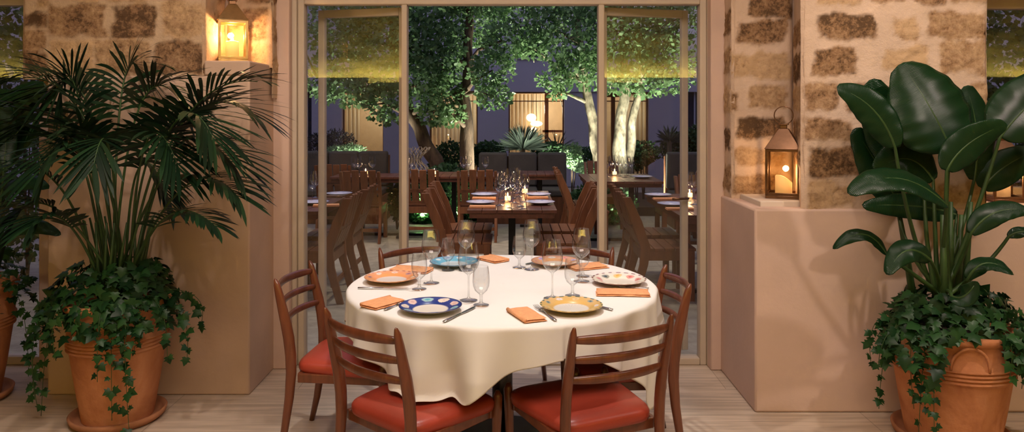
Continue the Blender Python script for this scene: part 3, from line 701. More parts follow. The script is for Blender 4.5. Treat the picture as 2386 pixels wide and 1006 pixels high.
lp = at(1829, 455, 4.13)
lantern((lp.x, 4.15, ZR+0.028), math.radians(-24), 'bronze lantern with a sunken candle on the right ledge', 'bronze', 1.06, False, 'wax', 1.6, 0.085)
lp = at(2316, 460, 4.3)
lantern((lp.x, 4.22, ZR), math.radians(-10), 'copper lantern behind the broad leaves at the right edge', 'bronze', 0.95, True, 'wax2', 2, 0.09)

# ------------------------------------------------------------------ potted plants
def pot(t, r_top, r_bot, h, arc=False):
    ring = h*0.64
    p = [(r_bot-0.03,0.02),(r_bot,0.02),(r_bot+(r_top-r_bot)*0.35,h*0.30),(r_bot+(r_top-r_bot)*0.68,ring-0.03)]
    rr = r_bot+(r_top-r_bot)*0.74
    for k in range(4):
        z = ring-0.02+k*0.018; p += [(rr+0.001*k, z), (rr+0.010+0.001*k, z+0.006), (rr+0.010+0.001*k, z+0.010), (rr+0.002+0.001*k, z+0.016)]
    p += [(r_top-0.012,h*0.84),(r_top-0.008,h*0.93),(r_top+0.004,h*0.945),(r_top+0.008,h*0.975),(r_top+0.002,h),(r_top-0.02,h),(r_top-0.035,h*0.97),(r_top-0.04,h*0.88),(0.01,h*0.88)]
    q = MB(); q.lathe(p, 72); q.build('pot', 'terra', t, angle=1.2)
    s = MB(); s.lathe([(0.01,0.004),(r_bot+0.03,0.0),(r_bot+0.055,0.02),(r_bot+0.062,0.042),(r_bot+0.052,0.048),(r_bot+0.042,0.03),(r_bot+0.02,0.018),(0.01,0.018)], 64); s.build('saucer', 'terra_in', t)
    s = MB(); s.lathe([(0.01,h*0.9),(r_top-0.045,h*0.9),(r_top-0.045,h*0.915),(0.01,h*0.94)], 32); s.build('soil', 'soil', t)
    if arc:
        a = MB(); pts = []
        for i in range(15):
            q_ = PI*i/14; ang = -PI/2-0.02+0.30*math.cos(q_)-0.22; z = h*0.735+0.105*math.sin(q_); rad = rr+0.006+(z-ring)*0.10
            pts.append((rad*math.cos(ang), rad*math.sin(ang), z))
        a.tube(pts, 0.006, 8); a.build('arc_relief', 'terra', t)
def blade(mb, P, D, N, L, W, seg=4, droop=0.3):
    """thin leaflet from P along D, drooping"""
    D = D.normalized(); side = D.cross(N).normalized(); V = []
    for i in range(seg+1):
        u = i/seg; p = P+D*(L*u)+Vector((0,0,-1))*(droop*L*u*u); w_ = W*(0.35+2.2*u)*(1-u)**0.55 if u < 1 else 0
        w_ = min(w_, W); V += [p+side*w_, p-side*w_] if i < seg else [p]
    fs = [(2*i, 2*i+1, 2*i+3, 2*i+2) for i in range(seg-1)]+[(2*seg-2, 2*seg-1, 2*seg)]
    mb.add(V, fs)
def frond(t, base, mid, tip, n=26, L=0.30, start=0.38, W=0.0098, droop=0.45, rs=0.007, seed=0):
    rnd = random.Random(seed); rc = MB(); P = [bez(base, mid, tip, i/20) for i in range(21)]
    rc.tube(P, [rs*(1-0.85*i/20)+0.0008 for i in range(21)], 7); rach = rc.build('frond_stem', 'stem', t)
    lf = MB()
    for i in range(n):
        u = start+(1-start)*(i+0.3)/n; p = bez(base, mid, tip, u); T = (bez(base, mid, tip, min(1, u+0.02))-bez(base, mid, tip, u-0.02)).normalized()
        up = Vector((0,0,1)); side = T.cross(up)
        if side.length < 0.2: side = T.cross(Vector((0,-1,0)))
        side.normalize(); nn = side.cross(T).normalized(); v = (u-start)/(1-start)
        l = L*(0.55+0.75*math.sin(PI*(0.12+0.80*v)))*0.8*(0.9+0.2*rnd.random())
        for sg in (-1, 1):
            d = side*sg*(0.95-0.45*v)+T*(0.45+0.75*v)+nn*(0.22+0.1*rnd.random())
            blade(lf, p, d+Vector((rnd.uniform(-.08,.08), rnd.uniform(-.08,.08), rnd.uniform(-.08,.08))), nn, l, W, 5, droop*(0.5+1.0*rnd.random()))
    lf.v = [(x, min(y, 0.285), z) for x, y, z in lf.v]; lf.build('leaflets', 'palm', rach)
def lobed(mb, P, D, N, s, rnd):
    """ivy-like five-lobed leaf"""
    D = D.normalized(); N = (N-D*N.dot(D)); N.normalize(); S = D.cross(N)
    pts = [(0,0),(0.22,-0.10),(0.55,0.05),(0.36,0.24),(0.68,0.50),(0.34,0.52),(0.24,0.70),(0,1.08),(-0.24,0.70),(-0.34,0.52),(-0.68,0.50),(-0.36,0.24),(-0.55,0.05),(-0.22,-0.10)]
    V = [P+D*0.35*s+N*0.06*s]+[P+S*(x*s)+D*(y*s)-N*(0.22*s*(x*x+0.4*y*y)) for x, y in pts]
    mb.add(V, [(0, i, i % 14+1) for i in range(1, 15)])
def ivy(t, c, rx, h0, n, strands, seed=0, size=0.045, xy_min=None, top=0.18, back=None, clear=None):
    """mound of lobed leaves over the pot rim plus hanging strands; c local rim centre"""
    rnd = random.Random(seed); mb = MB()
    for i in range(n):
        th = rnd.uniform(0, 2*PI); q = rnd.random()**0.6
        rr = rx*(0.45+0.75*q)*(1+0.18*math.sin(3*th+seed)); z = h0+top*(1-q*q)*rnd.uniform(0.5,1.1)-0.16*max(0, q-0.55)*rnd.uniform(0.2,2.2)
        p = Vector((rr*math.cos(th), rr*math.sin(th), z))
        if clear and clear[0] < th-2*PI < clear[1] and z < h0+0.02: continue
        if back is not None and p.y > back: p.y = back-rnd.random()*0.05
        o_ = Vector((math.cos(th), math.sin(th), 0)); D = o_*rnd.uniform(0.2,1)+Vector((0,0,-1))*rnd.uniform(0.1,1.2)+Vector((rnd.uniform(-.6,.6), rnd.uniform(-.6,.6), rnd.uniform(-.3,.5)))
        lobed(mb, p, D, o_+Vector((rnd.uniform(-.5,.5), rnd.uniform(-.9,.1), 0.7+rnd.uniform(-.3,.5))), size*rnd.uniform(0.6,1.25), rnd)
    st = MB()
    for (a, out, ln) in strands:
        o_ = Vector((math.cos(a), math.sin(a), 0)); P0 = o_*rx*0.85+Vector((0,0,h0+0.05)); P1 = o_*(rx+out)+Vector((0,0,h0+0.05)); P2 = o_*(rx+out*0.8)+Vector((rnd.uniform(-.05,.05), 0, h0-ln))
        pts = [bez(P0, P1, P2, i/14) for i in range(15)]
        if back is not None: pts = [Vector((p.x, min(p.y, back), max(p.z, 0.03))) for p in pts]
        st.tube(pts, 0.0016, 5); k = int(8+ln*34)
        for i in range(k):
            u = (0.15+0.85*(i+rnd.random())/k); p = pts[min(14, int(u*14))]
            D = Vector((rnd.uniform(-1,1), rnd.uniform(-1,0.2), rnd.uniform(-1.3,0.0)))
            lobed(mb, p+D*0.012, D, Vector((rnd.uniform(-.5,.5), -1, rnd.uniform(0.1,0.9))), size*rnd.uniform(0.55,1.15)*(1.05-0.35*u), rnd)
    v = st.build('ivy_stem', 'stem', t); lf = mb.build('ivy_leaves', 'ivy', v); return v

# left palm
PA = at(276, 0, 3.80); pa = Vector((PA.x, 3.80, 0))
t = thing('potted_palm', 'feathery palm with ivy in a terracotta pot against the left wall', 'potted plant', pa)
pot(t, 0.245, 0.165, 0.62)
def L3(px, py, dY=0.0): return at(px, py, 3.80+dY)-pa
cr = lambda i: Vector((0.05*math.cos(i*2.3), 0.05*math.sin(i*2.3)-0.0, 0.60))
FR = [((235,110,-0.10),(20,190,-0.12),.36),((235,60,0.0),(110,230,0.05),.36),((300,40,0.05),(430,250,0.0),.34),((380,160,-0.10),(600,190,-0.22),.34),((420,200,-0.2),(548,390,-0.35),.34),
      ((430,300,-0.25),(556,460,-0.45),.27),((370,400,-0.3),(505,530,-0.5),.20),((120,240,-0.2),(-15,470,-0.35),.36),((90,330,-0.25),(10,560,-0.4),.34),((262,150,-0.30),(215,400,-0.5),.28),
      ((150,420,-0.3),(70,530,-0.5),.20),((320,120,-0.25),(420,400,-0.45),.30),((200,180,-0.2),(95,400,-0.45),.34),((265,40,0.1),(330,170,0.12),.30),((410,120,0.02),(590,270,-0.1),.34),((180,40,0.0),(140,215,-0.1),.34),
      ((400,90,-0.3),(500,330,-0.5),.34),((300,200,0.05),(400,480,0.0),.22),((190,120,0.1),(30,320,0.1),.32),((330,180,-0.1),(470,300,-0.2),.32),((230,200,-0.2),(150,330,-0.3),.28)]
for i, (md, tp, l) in enumerate(FR):
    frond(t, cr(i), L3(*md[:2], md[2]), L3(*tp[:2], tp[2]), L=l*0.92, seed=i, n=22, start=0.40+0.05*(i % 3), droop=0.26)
s = MB()
for i in range(16):
    a = i*2.4; p0 = Vector((0.07*math.cos(a), 0.07*math.sin(a), 0.55)); s.tube([p0, p0*1.0+Vector((0.05*math.cos(a), 0.03*math.sin(a), 0.22)), p0+Vector((0.11*math.cos(a+.3), 0.06*math.sin(a), 0.46))], [0.011, 0.008, 0.005], 8)
s.build('canes', 'stem', t)
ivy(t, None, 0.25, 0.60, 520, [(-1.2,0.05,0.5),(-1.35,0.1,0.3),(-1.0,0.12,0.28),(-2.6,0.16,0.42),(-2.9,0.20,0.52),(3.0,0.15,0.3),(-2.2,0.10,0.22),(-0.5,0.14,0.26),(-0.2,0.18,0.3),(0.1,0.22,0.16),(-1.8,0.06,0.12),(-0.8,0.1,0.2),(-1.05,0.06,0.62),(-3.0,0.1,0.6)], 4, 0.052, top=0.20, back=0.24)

# strelitzia-type leaves
def broad(t, base, ctrl, tip, hw, n, petiole=None, curl=0.25, pr=0.008, seed=0, m='strel', fold=0.25):
    rnd = random.Random(seed)
    pt = MB()
    if petiole: P = [bez(petiole[0], petiole[1], base, i/12) for i in range(13)]+[bez(base, ctrl, tip, i/10) for i in range(1, 10)]
    else: P = [bez(base, ctrl, tip, i/10) for i in range(10)]
    k = len(P); pt.tube([p-n*0.002 for p in P], [pr*(1-0.85*i/k)+0.001 for i in range(k)], 8); st = pt.build('leaf_stalk', 'stem', t)
    lf = MB(); nu, nv = 36, 16; n = n.normalized(); o = len(lf.v); uvs = {}
    def fn(u, v):
        p = bez(base, ctrl, tip, u); T = (bez(base, ctrl, tip, min(1, u+0.02))-bez(base, ctrl, tip, max(0, u-0.02))).normalized()
        S = T.cross(n).normalized(); nn = S.cross(T).normalized(); q = v*2-1
        w_ = hw*min(1, (math.sin(PI*min(1, 0.04+0.93*u**0.85)))**0.62)*(1 if u < 0.985 else 0.4)
        rip = 0.004*math.sin(u*34+q*3+seed)*abs(q)**2*hw/0.15+0.004*math.sin(u*11+seed)*q
        return p+S*(q*w_*(1-0.12*abs(q)*curl*2))+nn*(fold*abs(q)*w_*0.55-curl*q*q*w_+rip)
    lf.grid(fn, nu, nv)
    for i in range(nu+1):
        for j in range(nv+1): lf.uv[i*(nv+1)+j] = (i/nu*3, j/nv*0.3)
    lf.v = [(x, min(y, 0.262), z) for x, y, z in lf.v]; lf.build('leaf_blade', m, st, solid=0.0012)
PB = Vector((at(2200,0,3.64).x, 3.58, 0))
t = thing('potted_plant', 'broad-leaved plant with ivy in a large terracotta pot before the right low wall', 'potted plant', PB)
pot(t, 0.272, 0.20, 0.545, arc=True)
def R3(px, py, Y=3.58): return at(px, py, Y)-PB
fc = Vector((0,-1,0.15))
BL = [((2215,348,3.50),(2180,260,3.50),(2100,148,3.56),0.215,Vector((0.1,-1,0.1)),(2195,520)),
 ((2086,345,3.46),(2050,235,3.44),(1950,205,3.42),0.088,Vector((-0.3,-1,0.35)),(2120,560)),
 ((2155,400,3.66),(2080,330,3.68),(2030,185,3.68),0.150,Vector((0.0,-1,0.0)),(2150,560)),
 ((2206,398,3.44),(2235,330,3.42),(2345,288,3.40),0.085,Vector((-0.35,-1,-0.2)),(2200,560)),
 ((2330,320,3.50),(2380,250,3.48),(2490,165,3.46),0.150,Vector((-0.35,-1,0.3)),(2260,560)),
 ((2206,478,3.36),(2090,365,3.28),(1978,452,3.26),0.085,Vector((0.1,-0.75,0.9)),(2200,580)),
 ((2066,592,3.44),(2015,505,3.42),(1942,580,3.40),0.040,Vector((0,-0.7,0.8)),(2130,640)),
 ((2168,606,3.36),(2105,545,3.30),(2068,640,3.26),0.060,Vector((-0.3,-0.8,0.5)),(2200,660)),
 ((2262,545,3.40),(2310,470,3.36),(2400,492,3.34),0.060,Vector((-0.1,-0.8,0.6)),(2240,620)),
 ((2255,650,3.40),(2290,580,3.36),(2362,640,3.32),0.045,Vector((0,-0.7,0.8)),(2240,670)),
 ((2290,440,3.70),(2330,380,3.70),(2420,350,3.68),0.090,Vector((-0.2,-1,0.5)),(2260,580)),
 ((2175,420,3.62),(2120,330,3.62),(2040,400,3.60),0.110,Vector((0,-1,0.4)),(2180,560)),
 ((2230,500,3.66),(2140,470,3.66),(2010,480,3.64),0.070,Vector((0,-1,0.3)),(2220,600)),
 ((2218,690,3.36),(2250,705,3.30),(2275,655,3.28),0.050,Vector((0,-0.8,0.7)),(2210,660)),
 ((2350,552,3.5),(2375,530,3.48),(2430,545,3.46),0.030,Vector((0,-0.8,0.6)),(2290,640)),
 ((2090,470,3.72),(2060,400,3.72),(1990,300,3.72),0.110,Vector((0,-1,0.1)),(2100,600)),
 ((2270,420,3.72),(2290,300,3.74),(2250,200,3.74),0.100,Vector((0,-1,0.0)),(2240,560))]
for i, (b0, c0, t0, hw, n_, pc) in enumerate(BL):
    crown = R3(2195+10*math.cos(i*2.1)*2, 700, 3.56+0.04*math.sin(i*1.7))
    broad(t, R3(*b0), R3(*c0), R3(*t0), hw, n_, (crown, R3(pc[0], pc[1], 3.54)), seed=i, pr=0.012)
s = MB()
for i, (px, Yq) in enumerate(((2090,3.72),(2196,3.50),(2215,3.56),(2240,3.60),(2262,3.62))):
    p0 = R3(px+(2200-px)*0.4, 740, Yq); p1 = R3(px, 470+30*i % 60, Yq); s.tube([p0, (p0+p1)/2+Vector((0.005,0,0)), p1], [0.020, 0.016, 0.010], 10)
s.build('canes', 'stem', t)
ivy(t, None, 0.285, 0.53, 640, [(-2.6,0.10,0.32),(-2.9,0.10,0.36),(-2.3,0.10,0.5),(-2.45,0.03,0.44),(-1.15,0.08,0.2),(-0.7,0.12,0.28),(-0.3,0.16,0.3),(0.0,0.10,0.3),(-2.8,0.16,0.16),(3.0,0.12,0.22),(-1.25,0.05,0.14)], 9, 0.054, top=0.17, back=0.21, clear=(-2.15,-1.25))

# left edge plant in the opening
PC = Vector((-2.97, 4.04, 0))
t = thing('potted_plant', 'dark broad-leaved plant in a terracotta pot at the left edge of the room', 'potted plant', PC)
pot(t, 0.26, 0.18, 0.64)
def Q3(px, py, Y=4.1): return at(px, py, Y)-PC
for i, (b0, c0, t0, hw, n_) in enumerate([((-20,330,4.0),(30,230,4.0),(108,200,4.0),0.10,Vector((0.3,-1,0.3))),((8,400,3.9),(18,310,3.9),(12,235,3.95),0.055,Vector((0.5,-1,0.1))),
     ((-10,470,4.0),(40,395,3.95),(112,440,3.9),0.06,Vector((0,-0.8,0.8))),((0,560,3.95),(60,500,3.9),(140,548,3.88),0.05,Vector((0,-0.8,0.7))),((-60,330,4.1),(-20,220,4.1),(40,260,4.05),0.13,Vector((0,-1,0.2))),
     ((-30,420,4.0),(10,330,4.0),(95,300,3.95),0.09,Vector((0,-1,0.4)))]):
    broad(t, Q3(*b0), Q3(*c0), Q3(*t0), hw, n_, (Vector((0.03*math.cos(i), 0.03*math.sin(i), 0.6)), Q3(0, 560, 4.08)), seed=20+i)
ivy(t, None, 0.27, 0.62, 380, [(-1.2,0.1,0.35),(-0.6,0.12,0.3),(-0.2,0.14,0.4),(-2.0,0.1,0.3),(-0.9,0.08,0.5)], 14, 0.042, top=0.22, back=0.25)
exec_outdoor = True

# ================================================================== TERRACE
# ------------------------------------------------------------------ slatted chair (origin on the ground, faces +y)
def make_terrace_chair():
    t = thing('terrace_chair', '', 'chair')
    s = MB()
    for k in range(5): y0 = -0.19+k*0.088; s.box(-0.235, 0.235, y0, y0+0.080, 0.415, 0.437)
    s.build('seat', 'owood', t, bevel=0.003, smooth=False)
    a = MB(); a.box(-0.225, 0.225, 0.205, 0.232, 0.335, 0.415); a.box(-0.228, -0.204, -0.19, 0.21, 0.335, 0.415); a.box(0.204, 0.228, -0.19, 0.21, 0.335, 0.415); a.box(-0.22, 0.22, -0.21, -0.185, 0.335, 0.415)
    a.box(-0.215, 0.215, -0.21, -0.19, 0.13, 0.17); a.build('apron', 'owood', t, bevel=0.003, smooth=False)
    for sg in (-1, 1):
        l = MB(); l.box(sg*0.215-0.022, sg*0.215+0.022, 0.175, 0.230, 0, 0.415); l.build('leg', 'owood', t, bevel=0.003, smooth=False)
        p = MB(); x = sg*0.222
        prof = [(-0.30,-0.245,0.0),(-0.225,-0.155,0.30),(-0.215,-0.135,0.44),(-0.29,-0.205,0.66),(-0.365,-0.300,0.86)]
        V = []
        for y0, y1, z in prof: V += [(x-0.016,y0,z),(x+0.016,y0,z),(x+0.016,y1,z),(x-0.016,y1,z)]
        fs = [(4*i+j, 4*i+(j+1) % 4, 4*i+4+(j+1) % 4, 4*i+4+j) for i in range(4) for j in range(4)]+[(3,2,1,0),(16,17,18,19)]
        p.add(V, fs); p.build('back_leg', 'owood', t, bevel=0.003, smooth=False)
    bk = MB()
    for k in range(4):
        x = -0.150+k*0.100
        bk.bar((x, -0.285, 0.63), (x, -0.345, 0.868+0.008*(k % 2)), 0.083, 0.018); bk.bar((x, -0.215, 0.47), (x, -0.272, 0.60), 0.083, 0.014)
    bk.build('back_slats', 'owood', t, bevel=0.003, smooth=False)
    rl = MB(); rl.bar((-0.206, -0.265, 0.615), (0.206, -0.265, 0.615), 0.04, 0.024, (0,1,0.25)); rl.bar((-0.206, -0.205, 0.465), (0.206, -0.205, 0.465), 0.034, 0.024, (0,1,0.2)); rl.build('back_rail', 'owood', t, bevel=0.003, smooth=False)
    return t
tc0 = make_terrace_chair()
def tchair(x, y, deg, label): put(tc0, (x, y, -0.012), math.radians(deg), label)   # deg: rotation of the facing (+y = 0)
# ------------------------------------------------------------------ terrace tables
def ttable(x0, x1, y0, y1, label, legs):
    cx, cy = (x0+x1)/2, (y0+y1)/2; t = thing('terrace_table', label, 'table', (cx, cy, -0.012))
    mb = MB(); n = max(4, round((x1-x0)/0.115)); w_ = (x1-x0)/n; zt_ = 0.762
    for k in range(n): mb.box(x0-cx+k*w_+0.0015, x0-cx+(k+1)*w_-0.0015, y0-cy+0.001, y1-cy-0.001, zt_-0.028, zt_)
    mb.build('tabletop', 'deck', t, bevel=0.003, smooth=False)
    e = MB(); e.box(x0-cx+0.02, x1-cx-0.02, y0-cy+0.02, y0-cy+0.05, zt_-0.07, zt_-0.028); e.box(x0-cx+0.02, x1-cx-0.02, y1-cy-0.05, y1-cy-0.02, zt_-0.07, zt_-0.028)
    e.box(x0-cx+0.02, x0-cx+0.05, y0-cy+0.05, y1-cy-0.05, zt_-0.07, zt_-0.028); e.box(x1-cx-0.05, x1-cx-0.02, y0-cy+0.05, y1-cy-0.05, zt_-0.07, zt_-0.028); e.build('apron', 'deck', t, smooth=False)
    for lx, ly in legs:
        p = MB(); p.box(lx-cx-0.03, lx-cx+0.03, ly-cy-0.03, ly-cy+0.03, 0.012, zt_-0.03); p.build('pedestal', 'black', t, bevel=0.003)
        q = MB(); q.box(lx-cx-0.27, lx-cx+0.27, ly-cy-0.03, ly-cy+0.03, 0.0, 0.03); q.box(lx-cx-0.03, lx-cx+0.03, ly-cy-0.27, ly-cy+0.27, 0.001, 0.031); q.build('foot', 'black', t, bevel=0.003)
ZO = 0.750
ttable(-0.37, 0.37, 6.13, 7.62, 'dark slatted terrace table straight outside the open doors', [(0,6.5),(0,7.25)])
ttable(-2.45, -1.57, 6.05, 7.08, 'dark slatted terrace table seen through the left pane', [(-2.0,6.56)])
ttable(1.30, 2.15, 5.82, 7.35, 'dark slatted terrace table seen through the right pane', [(1.78,6.5)])
ttable(0.86, 1.75, 8.62, 9.7, 'terrace table with glasses beyond the right mullion', [(1.1,9.1),(1.45,9.1)])
ttable(-2.25, -1.12, 9.22, 9.80, 'far terrace table on the left before the grey banquette', [(-1.9,9.5),(-1.4,9.5)])
ttable(-1.02, -0.17, 9.30, 10.05, 'far terrace table behind the two slatted chair backs near the centre', [(-0.75,9.7)])
ttable(0.10, 0.65, 9.6, 10.22, 'small far slatted table before the central banquette', [(0.38,10.2)])
tchair(-0.42, 6.72, -90, 'nearer terrace chair on the left of the central outdoor table')
tchair(-0.44, 7.40, -90, 'farther terrace chair on the left of the central outdoor table')
tchair(0.44, 6.68, 90, 'nearer terrace chair on the right of the central outdoor table')
tchair(0.45, 7.34, 90, 'farther terrace chair on the right of the central outdoor table')
tchair(-1.67, 6.32, 90, 'nearer terrace chair tucked at the left outdoor table')
tchair(-1.66, 7.02, 90, 'farther terrace chair tucked at the left outdoor table')
tchair(1.28, 6.42, -90, 'nearer terrace chair tucked at the right outdoor table')
tchair(1.30, 7.10, -90, 'farther terrace chair tucked at the right outdoor table')
def cx_(px, Y): return (px-CX)/F*Y
tchair(cx_(841, 8.9), 9.15, 0, 'slatted terrace chair, its back lit orange, seen in the left pane')
tchair(cx_(979, 9.1), 9.30, 0, 'slatted terrace chair back just right of the left mullion')
tchair(cx_(1112, 9.0), 9.25, 0, 'slatted terrace chair back behind the central outdoor table')
tchair(cx_(776, 9.9), 10.2, 0, 'far slatted terrace chair before the left banquette')
tchair(0.86, 8.72, -90, 'nearer terrace chair left of the right mullion table')
tchair(0.88, 9.38, -90, 'farther terrace chair left of the right mullion table')
tchair(2.00, 9.05, 90, 'terrace chair facing left beyond the right pane')
tchair(2.50, 9.3, 90, 'farthest terrace chair on the right before the dark screen')
tchair(2.02, 7.9, 180, 'terrace chair at the far end of the right outdoor table')
tchair(1.25, 10.2, 180, 'terrace chair on the far side of the right mullion table')

# ------------------------------------------------------------------ terrace tableware
def oplate(px, py, label, d=None, Y=None):
    p = tb(px, py, ZO+0.02); o = plate_mesh(d or d_sky, seg=60).build('dinner_plate', 'plate', loc=(p.x, p.y, ZO)); tag(o, label, 'plate', 'plates on the terrace tables')
def d_pale(r, th):
    if r < 0: return (0.4,0.36,0.38)
    if r > 0.93: return (0.16,0.16,0.30)
    if r > 0.58: return motifs(r, th, (0.52,0.52,0.66), [(0.18,0.22,0.48),(0.5,0.3,0.3)], n=9, size=0.1)
    return (0.66,0.64,0.70)
for q in ((1120,470,'nearer pale blue plate on the left of the central outdoor table'),(1128,452,'farther pale blue plate on the left of the central outdoor table'),
          (1259,470,'nearer pale blue plate on the right of the central outdoor table'),(1253,452,'farther pale blue plate on the right of the central outdoor table'),
          (790,450,'pale plate at the far corner of the left outdoor table'),(733,470,'plate near the left jamb on the left outdoor table'),
          (1533,453,'farther plate on the right outdoor table'),(1566,474,'nearer plate on the right outdoor table'),(1496,411,'plate at the right end of the right mullion table')):
    oplate(q[0], q[1], q[2], d_pale)
def onap(px, py, rz, label):
    p = tb(px, py, ZO+0.008); mb = MB(); mb.box(-0.11, 0.11, -0.045, 0.045, 0, 0.008); mb.box(-0.108, 0.109, -0.043, 0.045, 0.0085, 0.016)
    o = mb.build('napkin', 'napkin', loc=(p.x, p.y, ZO), bevel=0.003); o.rotation_euler.z = rz; tag(o, label, 'napkin', 'napkins on the terrace tables')
for q in ((1128,461,0,'orange napkin between the two left plates of the central outdoor table'),(1124,481,0,'pinkish napkin nearest the left corner of the central outdoor table'),
          (1250,460,0,'napkin between the two right plates of the central outdoor table'),(760,478,0.2,'napkin on the left outdoor table'),
          (1550,463,0,'orange napkin between the plates of the right outdoor table'),(1583,486,0,'napkin at the near edge of the right outdoor table')):
    onap(*q)
owg = wg
def og(px, py, proto, label, group): 
    p = tb(px, py, ZO+0.001); put(proto, (p.x, p.y, ZO), 0, label, group)
for px, py in ((1165,478),(1178,470),(1200,472),(1212,480),(1222,470),(1170,462),(1196,462),(1210,458),(1182,452),(1205,450)):
    og(px, py, wg, 'wine glass in the cluster around the candle on the central outdoor table', 'glasses clustered on the central outdoor table')
for px, py in ((1190,484),(1218,486)):
    og(px, py, gb, 'short glass at the near side of the central outdoor table cluster', 'short glasses on the central outdoor table')
for px, py in ((728,470),(735,460)): og(px, py, wg, 'wine glass beside the left jamb on the left outdoor table', 'glasses on the left outdoor table')
for px, py in ((1602,468),(1612,462),(1618,476)): og(px, py, wg, 'wine glass beside the votive on the right outdoor table', 'glasses on the right outdoor table')
for px, py in ((1415,412),(1425,408),(1445,410),(1455,413),(1462,408),(1470,412),(1438,406)): og(px, py, wg, 'wine glass on the table beyond the right mullion', 'glasses on the right mullion table')
for px, py in ((835,412),(868,411),(826,410)): og(px, py, wg, 'wine glass on the far left terrace table', 'glasses on the far left table')
for px, py in ((1131,411),(1080,411),(960,411),(1092,409)): og(px, py, wg, 'wine glass on the far table behind the central chair backs', 'glasses on the far central table')
def votive(px, py, label, power=0.8, s=1.0):
    p = tb(px, py, ZO); t = thing('votive_candle', label, 'candle', (p.x, p.y, ZO), 0, 'votive candles on the terrace tables')
    g = MB(); g.lathe([(0.030,0),(0.033,0.01),(0.034,0.085),(0.0325,0.085),(0.031,0.012),(0.001,0.012)], 20); g.build('holder', 'lampglass', t)
    c = MB(); c.lathe([(0.001,0.014),(0.026,0.014),(0.026,0.05),(0.001,0.05)], 16); c.build('candle', 'votive', t)
    f_ = MB(); f_.lathe([(0.001,0.05),(0.006,0.058),(0.005,0.07),(0.0005,0.085)], 8); f_.build('flame', 'flame', t)
    point('votive_light', (p.x, p.y, ZO+0.13), power, (1,0.58,0.28), 0.02)
votive(1183, 470, 'bright votive candle among glasses on the central outdoor table', 2.2)
votive(1223, 452, 'small votive candle at the back right of the central outdoor table', 0.7)
votive(1432, 409, 'votive candle on the table beyond the right mullion', 1.6)
votive(1607, 462, 'votive candle on the right outdoor table', 1.6)
votive(852, 408, 'votive candle on the far left terrace table', 1.2)
votive(1012, 408, 'votive candle at the left end of the far central table', 1.0)
# floor lanterns far left of centre
for px, py, lab in ((899, 492, 'glass lantern with a thick candle on the ground behind the left chairs'),(912, 487, 'second glass lantern with candle on the ground beside the planting')):
    p = fl(px, py); t = thing('floor_lantern', lab, 'lantern', (p.x, p.y, -0.012), 0, 'lanterns on the terrace ground')
    g = MB(); g.lathe([(0.07,0),(0.075,0.02),(0.075,0.26),(0.05,0.32),(0.048,0.32),(0.072,0.26),(0.072,0.02),(0.001,0.012)], 20); g.build('glass_jar', 'lampglass', t)
    c = MB(); c.lathe([(0.001,0.014),(0.045,0.014),(0.045,0.15),(0.001,0.15)], 20); c.build('candle', 'wax', t)
    h_ = MB(); h_.tube([(0.06*math.cos(a), 0, 0.32+0.07*math.sin(a)) for a in [PI*i/10 for i in range(11)]], 0.003, 6); h_.build('handle', 'black', t)
    point('floor_lantern_light', (p.x, p.y, 0.24), 1.6, (1,0.6,0.25), 0.03)

# ------------------------------------------------------------------ banquettes
def banquette(x0, x1, Y, zs, zt_, n, label):
    t = thing('banquette', label, 'bench', ((x0+x1)/2, Y, -0.012)); cx = (x0+x1)/2
    b_ = MB(); b_.box(x0-cx, x1-cx, -0.55, 0.16, 0, zs-0.10); b_.box(x0-cx, x1-cx, 0.08, 0.16, zs-0.10, zt_-0.06); b_.build('frame', 'owood', t, bevel=0.005)
    w_ = (x1-x0)/n
    for k in range(n):
        c = MB(); a = x0-cx+k*w_+0.008; c.box(a, a+w_-0.016, -0.12, 0.08, zs+0.005, zt_); c.build('back_cushion', 'cushion', t, bevel=0.03)
        c = MB(); c.box(a, a+w_-0.016, -0.57, -0.0, zs-0.098, zs); c.build('seat_cushion', 'cushion', t, bevel=0.025)
YB = 11.0
banquette(cx_(1115,YB), cx_(1320,YB), YB, 0.48, at(0,353,YB).z, 3, 'grey cushioned banquette straight behind the central outdoor table')
banquette(cx_(700,YB), cx_(905,YB), YB, 0.48, at(0,350,YB).z, 3, 'grey cushioned banquette seen through the left pane')
banquette(cx_(1552,10.5), cx_(1720,10.5), 10.5, 0.48, at(0,352,10.5).z, 2, 'dark cushioned banquette at the far right of the terrace')

# ------------------------------------------------------------------ planting
def quadleaf(mb, p, D, N, s, wd=0.42):
    D = D.normalized(); S = D.cross(N)
    if S.length < 1e-3: return
    S.normalize(); n = S.cross(D); mb.add([p, p+D*s*0.5+S*s*wd-n*s*0.08, p+D*s, p+D*s*0.5-S*s*wd-n*s*0.08], [(0,1,2),(0,2,3)])
def rv(r): 
    while True:
        v = Vector((r.uniform(-1,1), r.uniform(-1,1), r.uniform(-1,1)))
        if 0.05 < v.length < 1: return v
def leaf_cloud(mb, blobs, seed, size, dens, shell=0.5, wd=0.42):
    r = random.Random(seed)
    for (c, rad) in blobs:
        c = Vector(c); rad = Vector(rad); n = int(dens*(rad.x*rad.z*rad.y)**(2/3)*4)
        for i in range(n):
            v = rv(r).normalized()*(shell+(1-shell)*r.random()**0.5)
            p = c+Vector((v.x*rad.x, v.y*rad.y, v.z*rad.z))
            quadleaf(mb, p, v*0.6+rv(r), rv(r)+Vector((0,0,0.4)), size*r.uniform(0.6,1.3), wd)
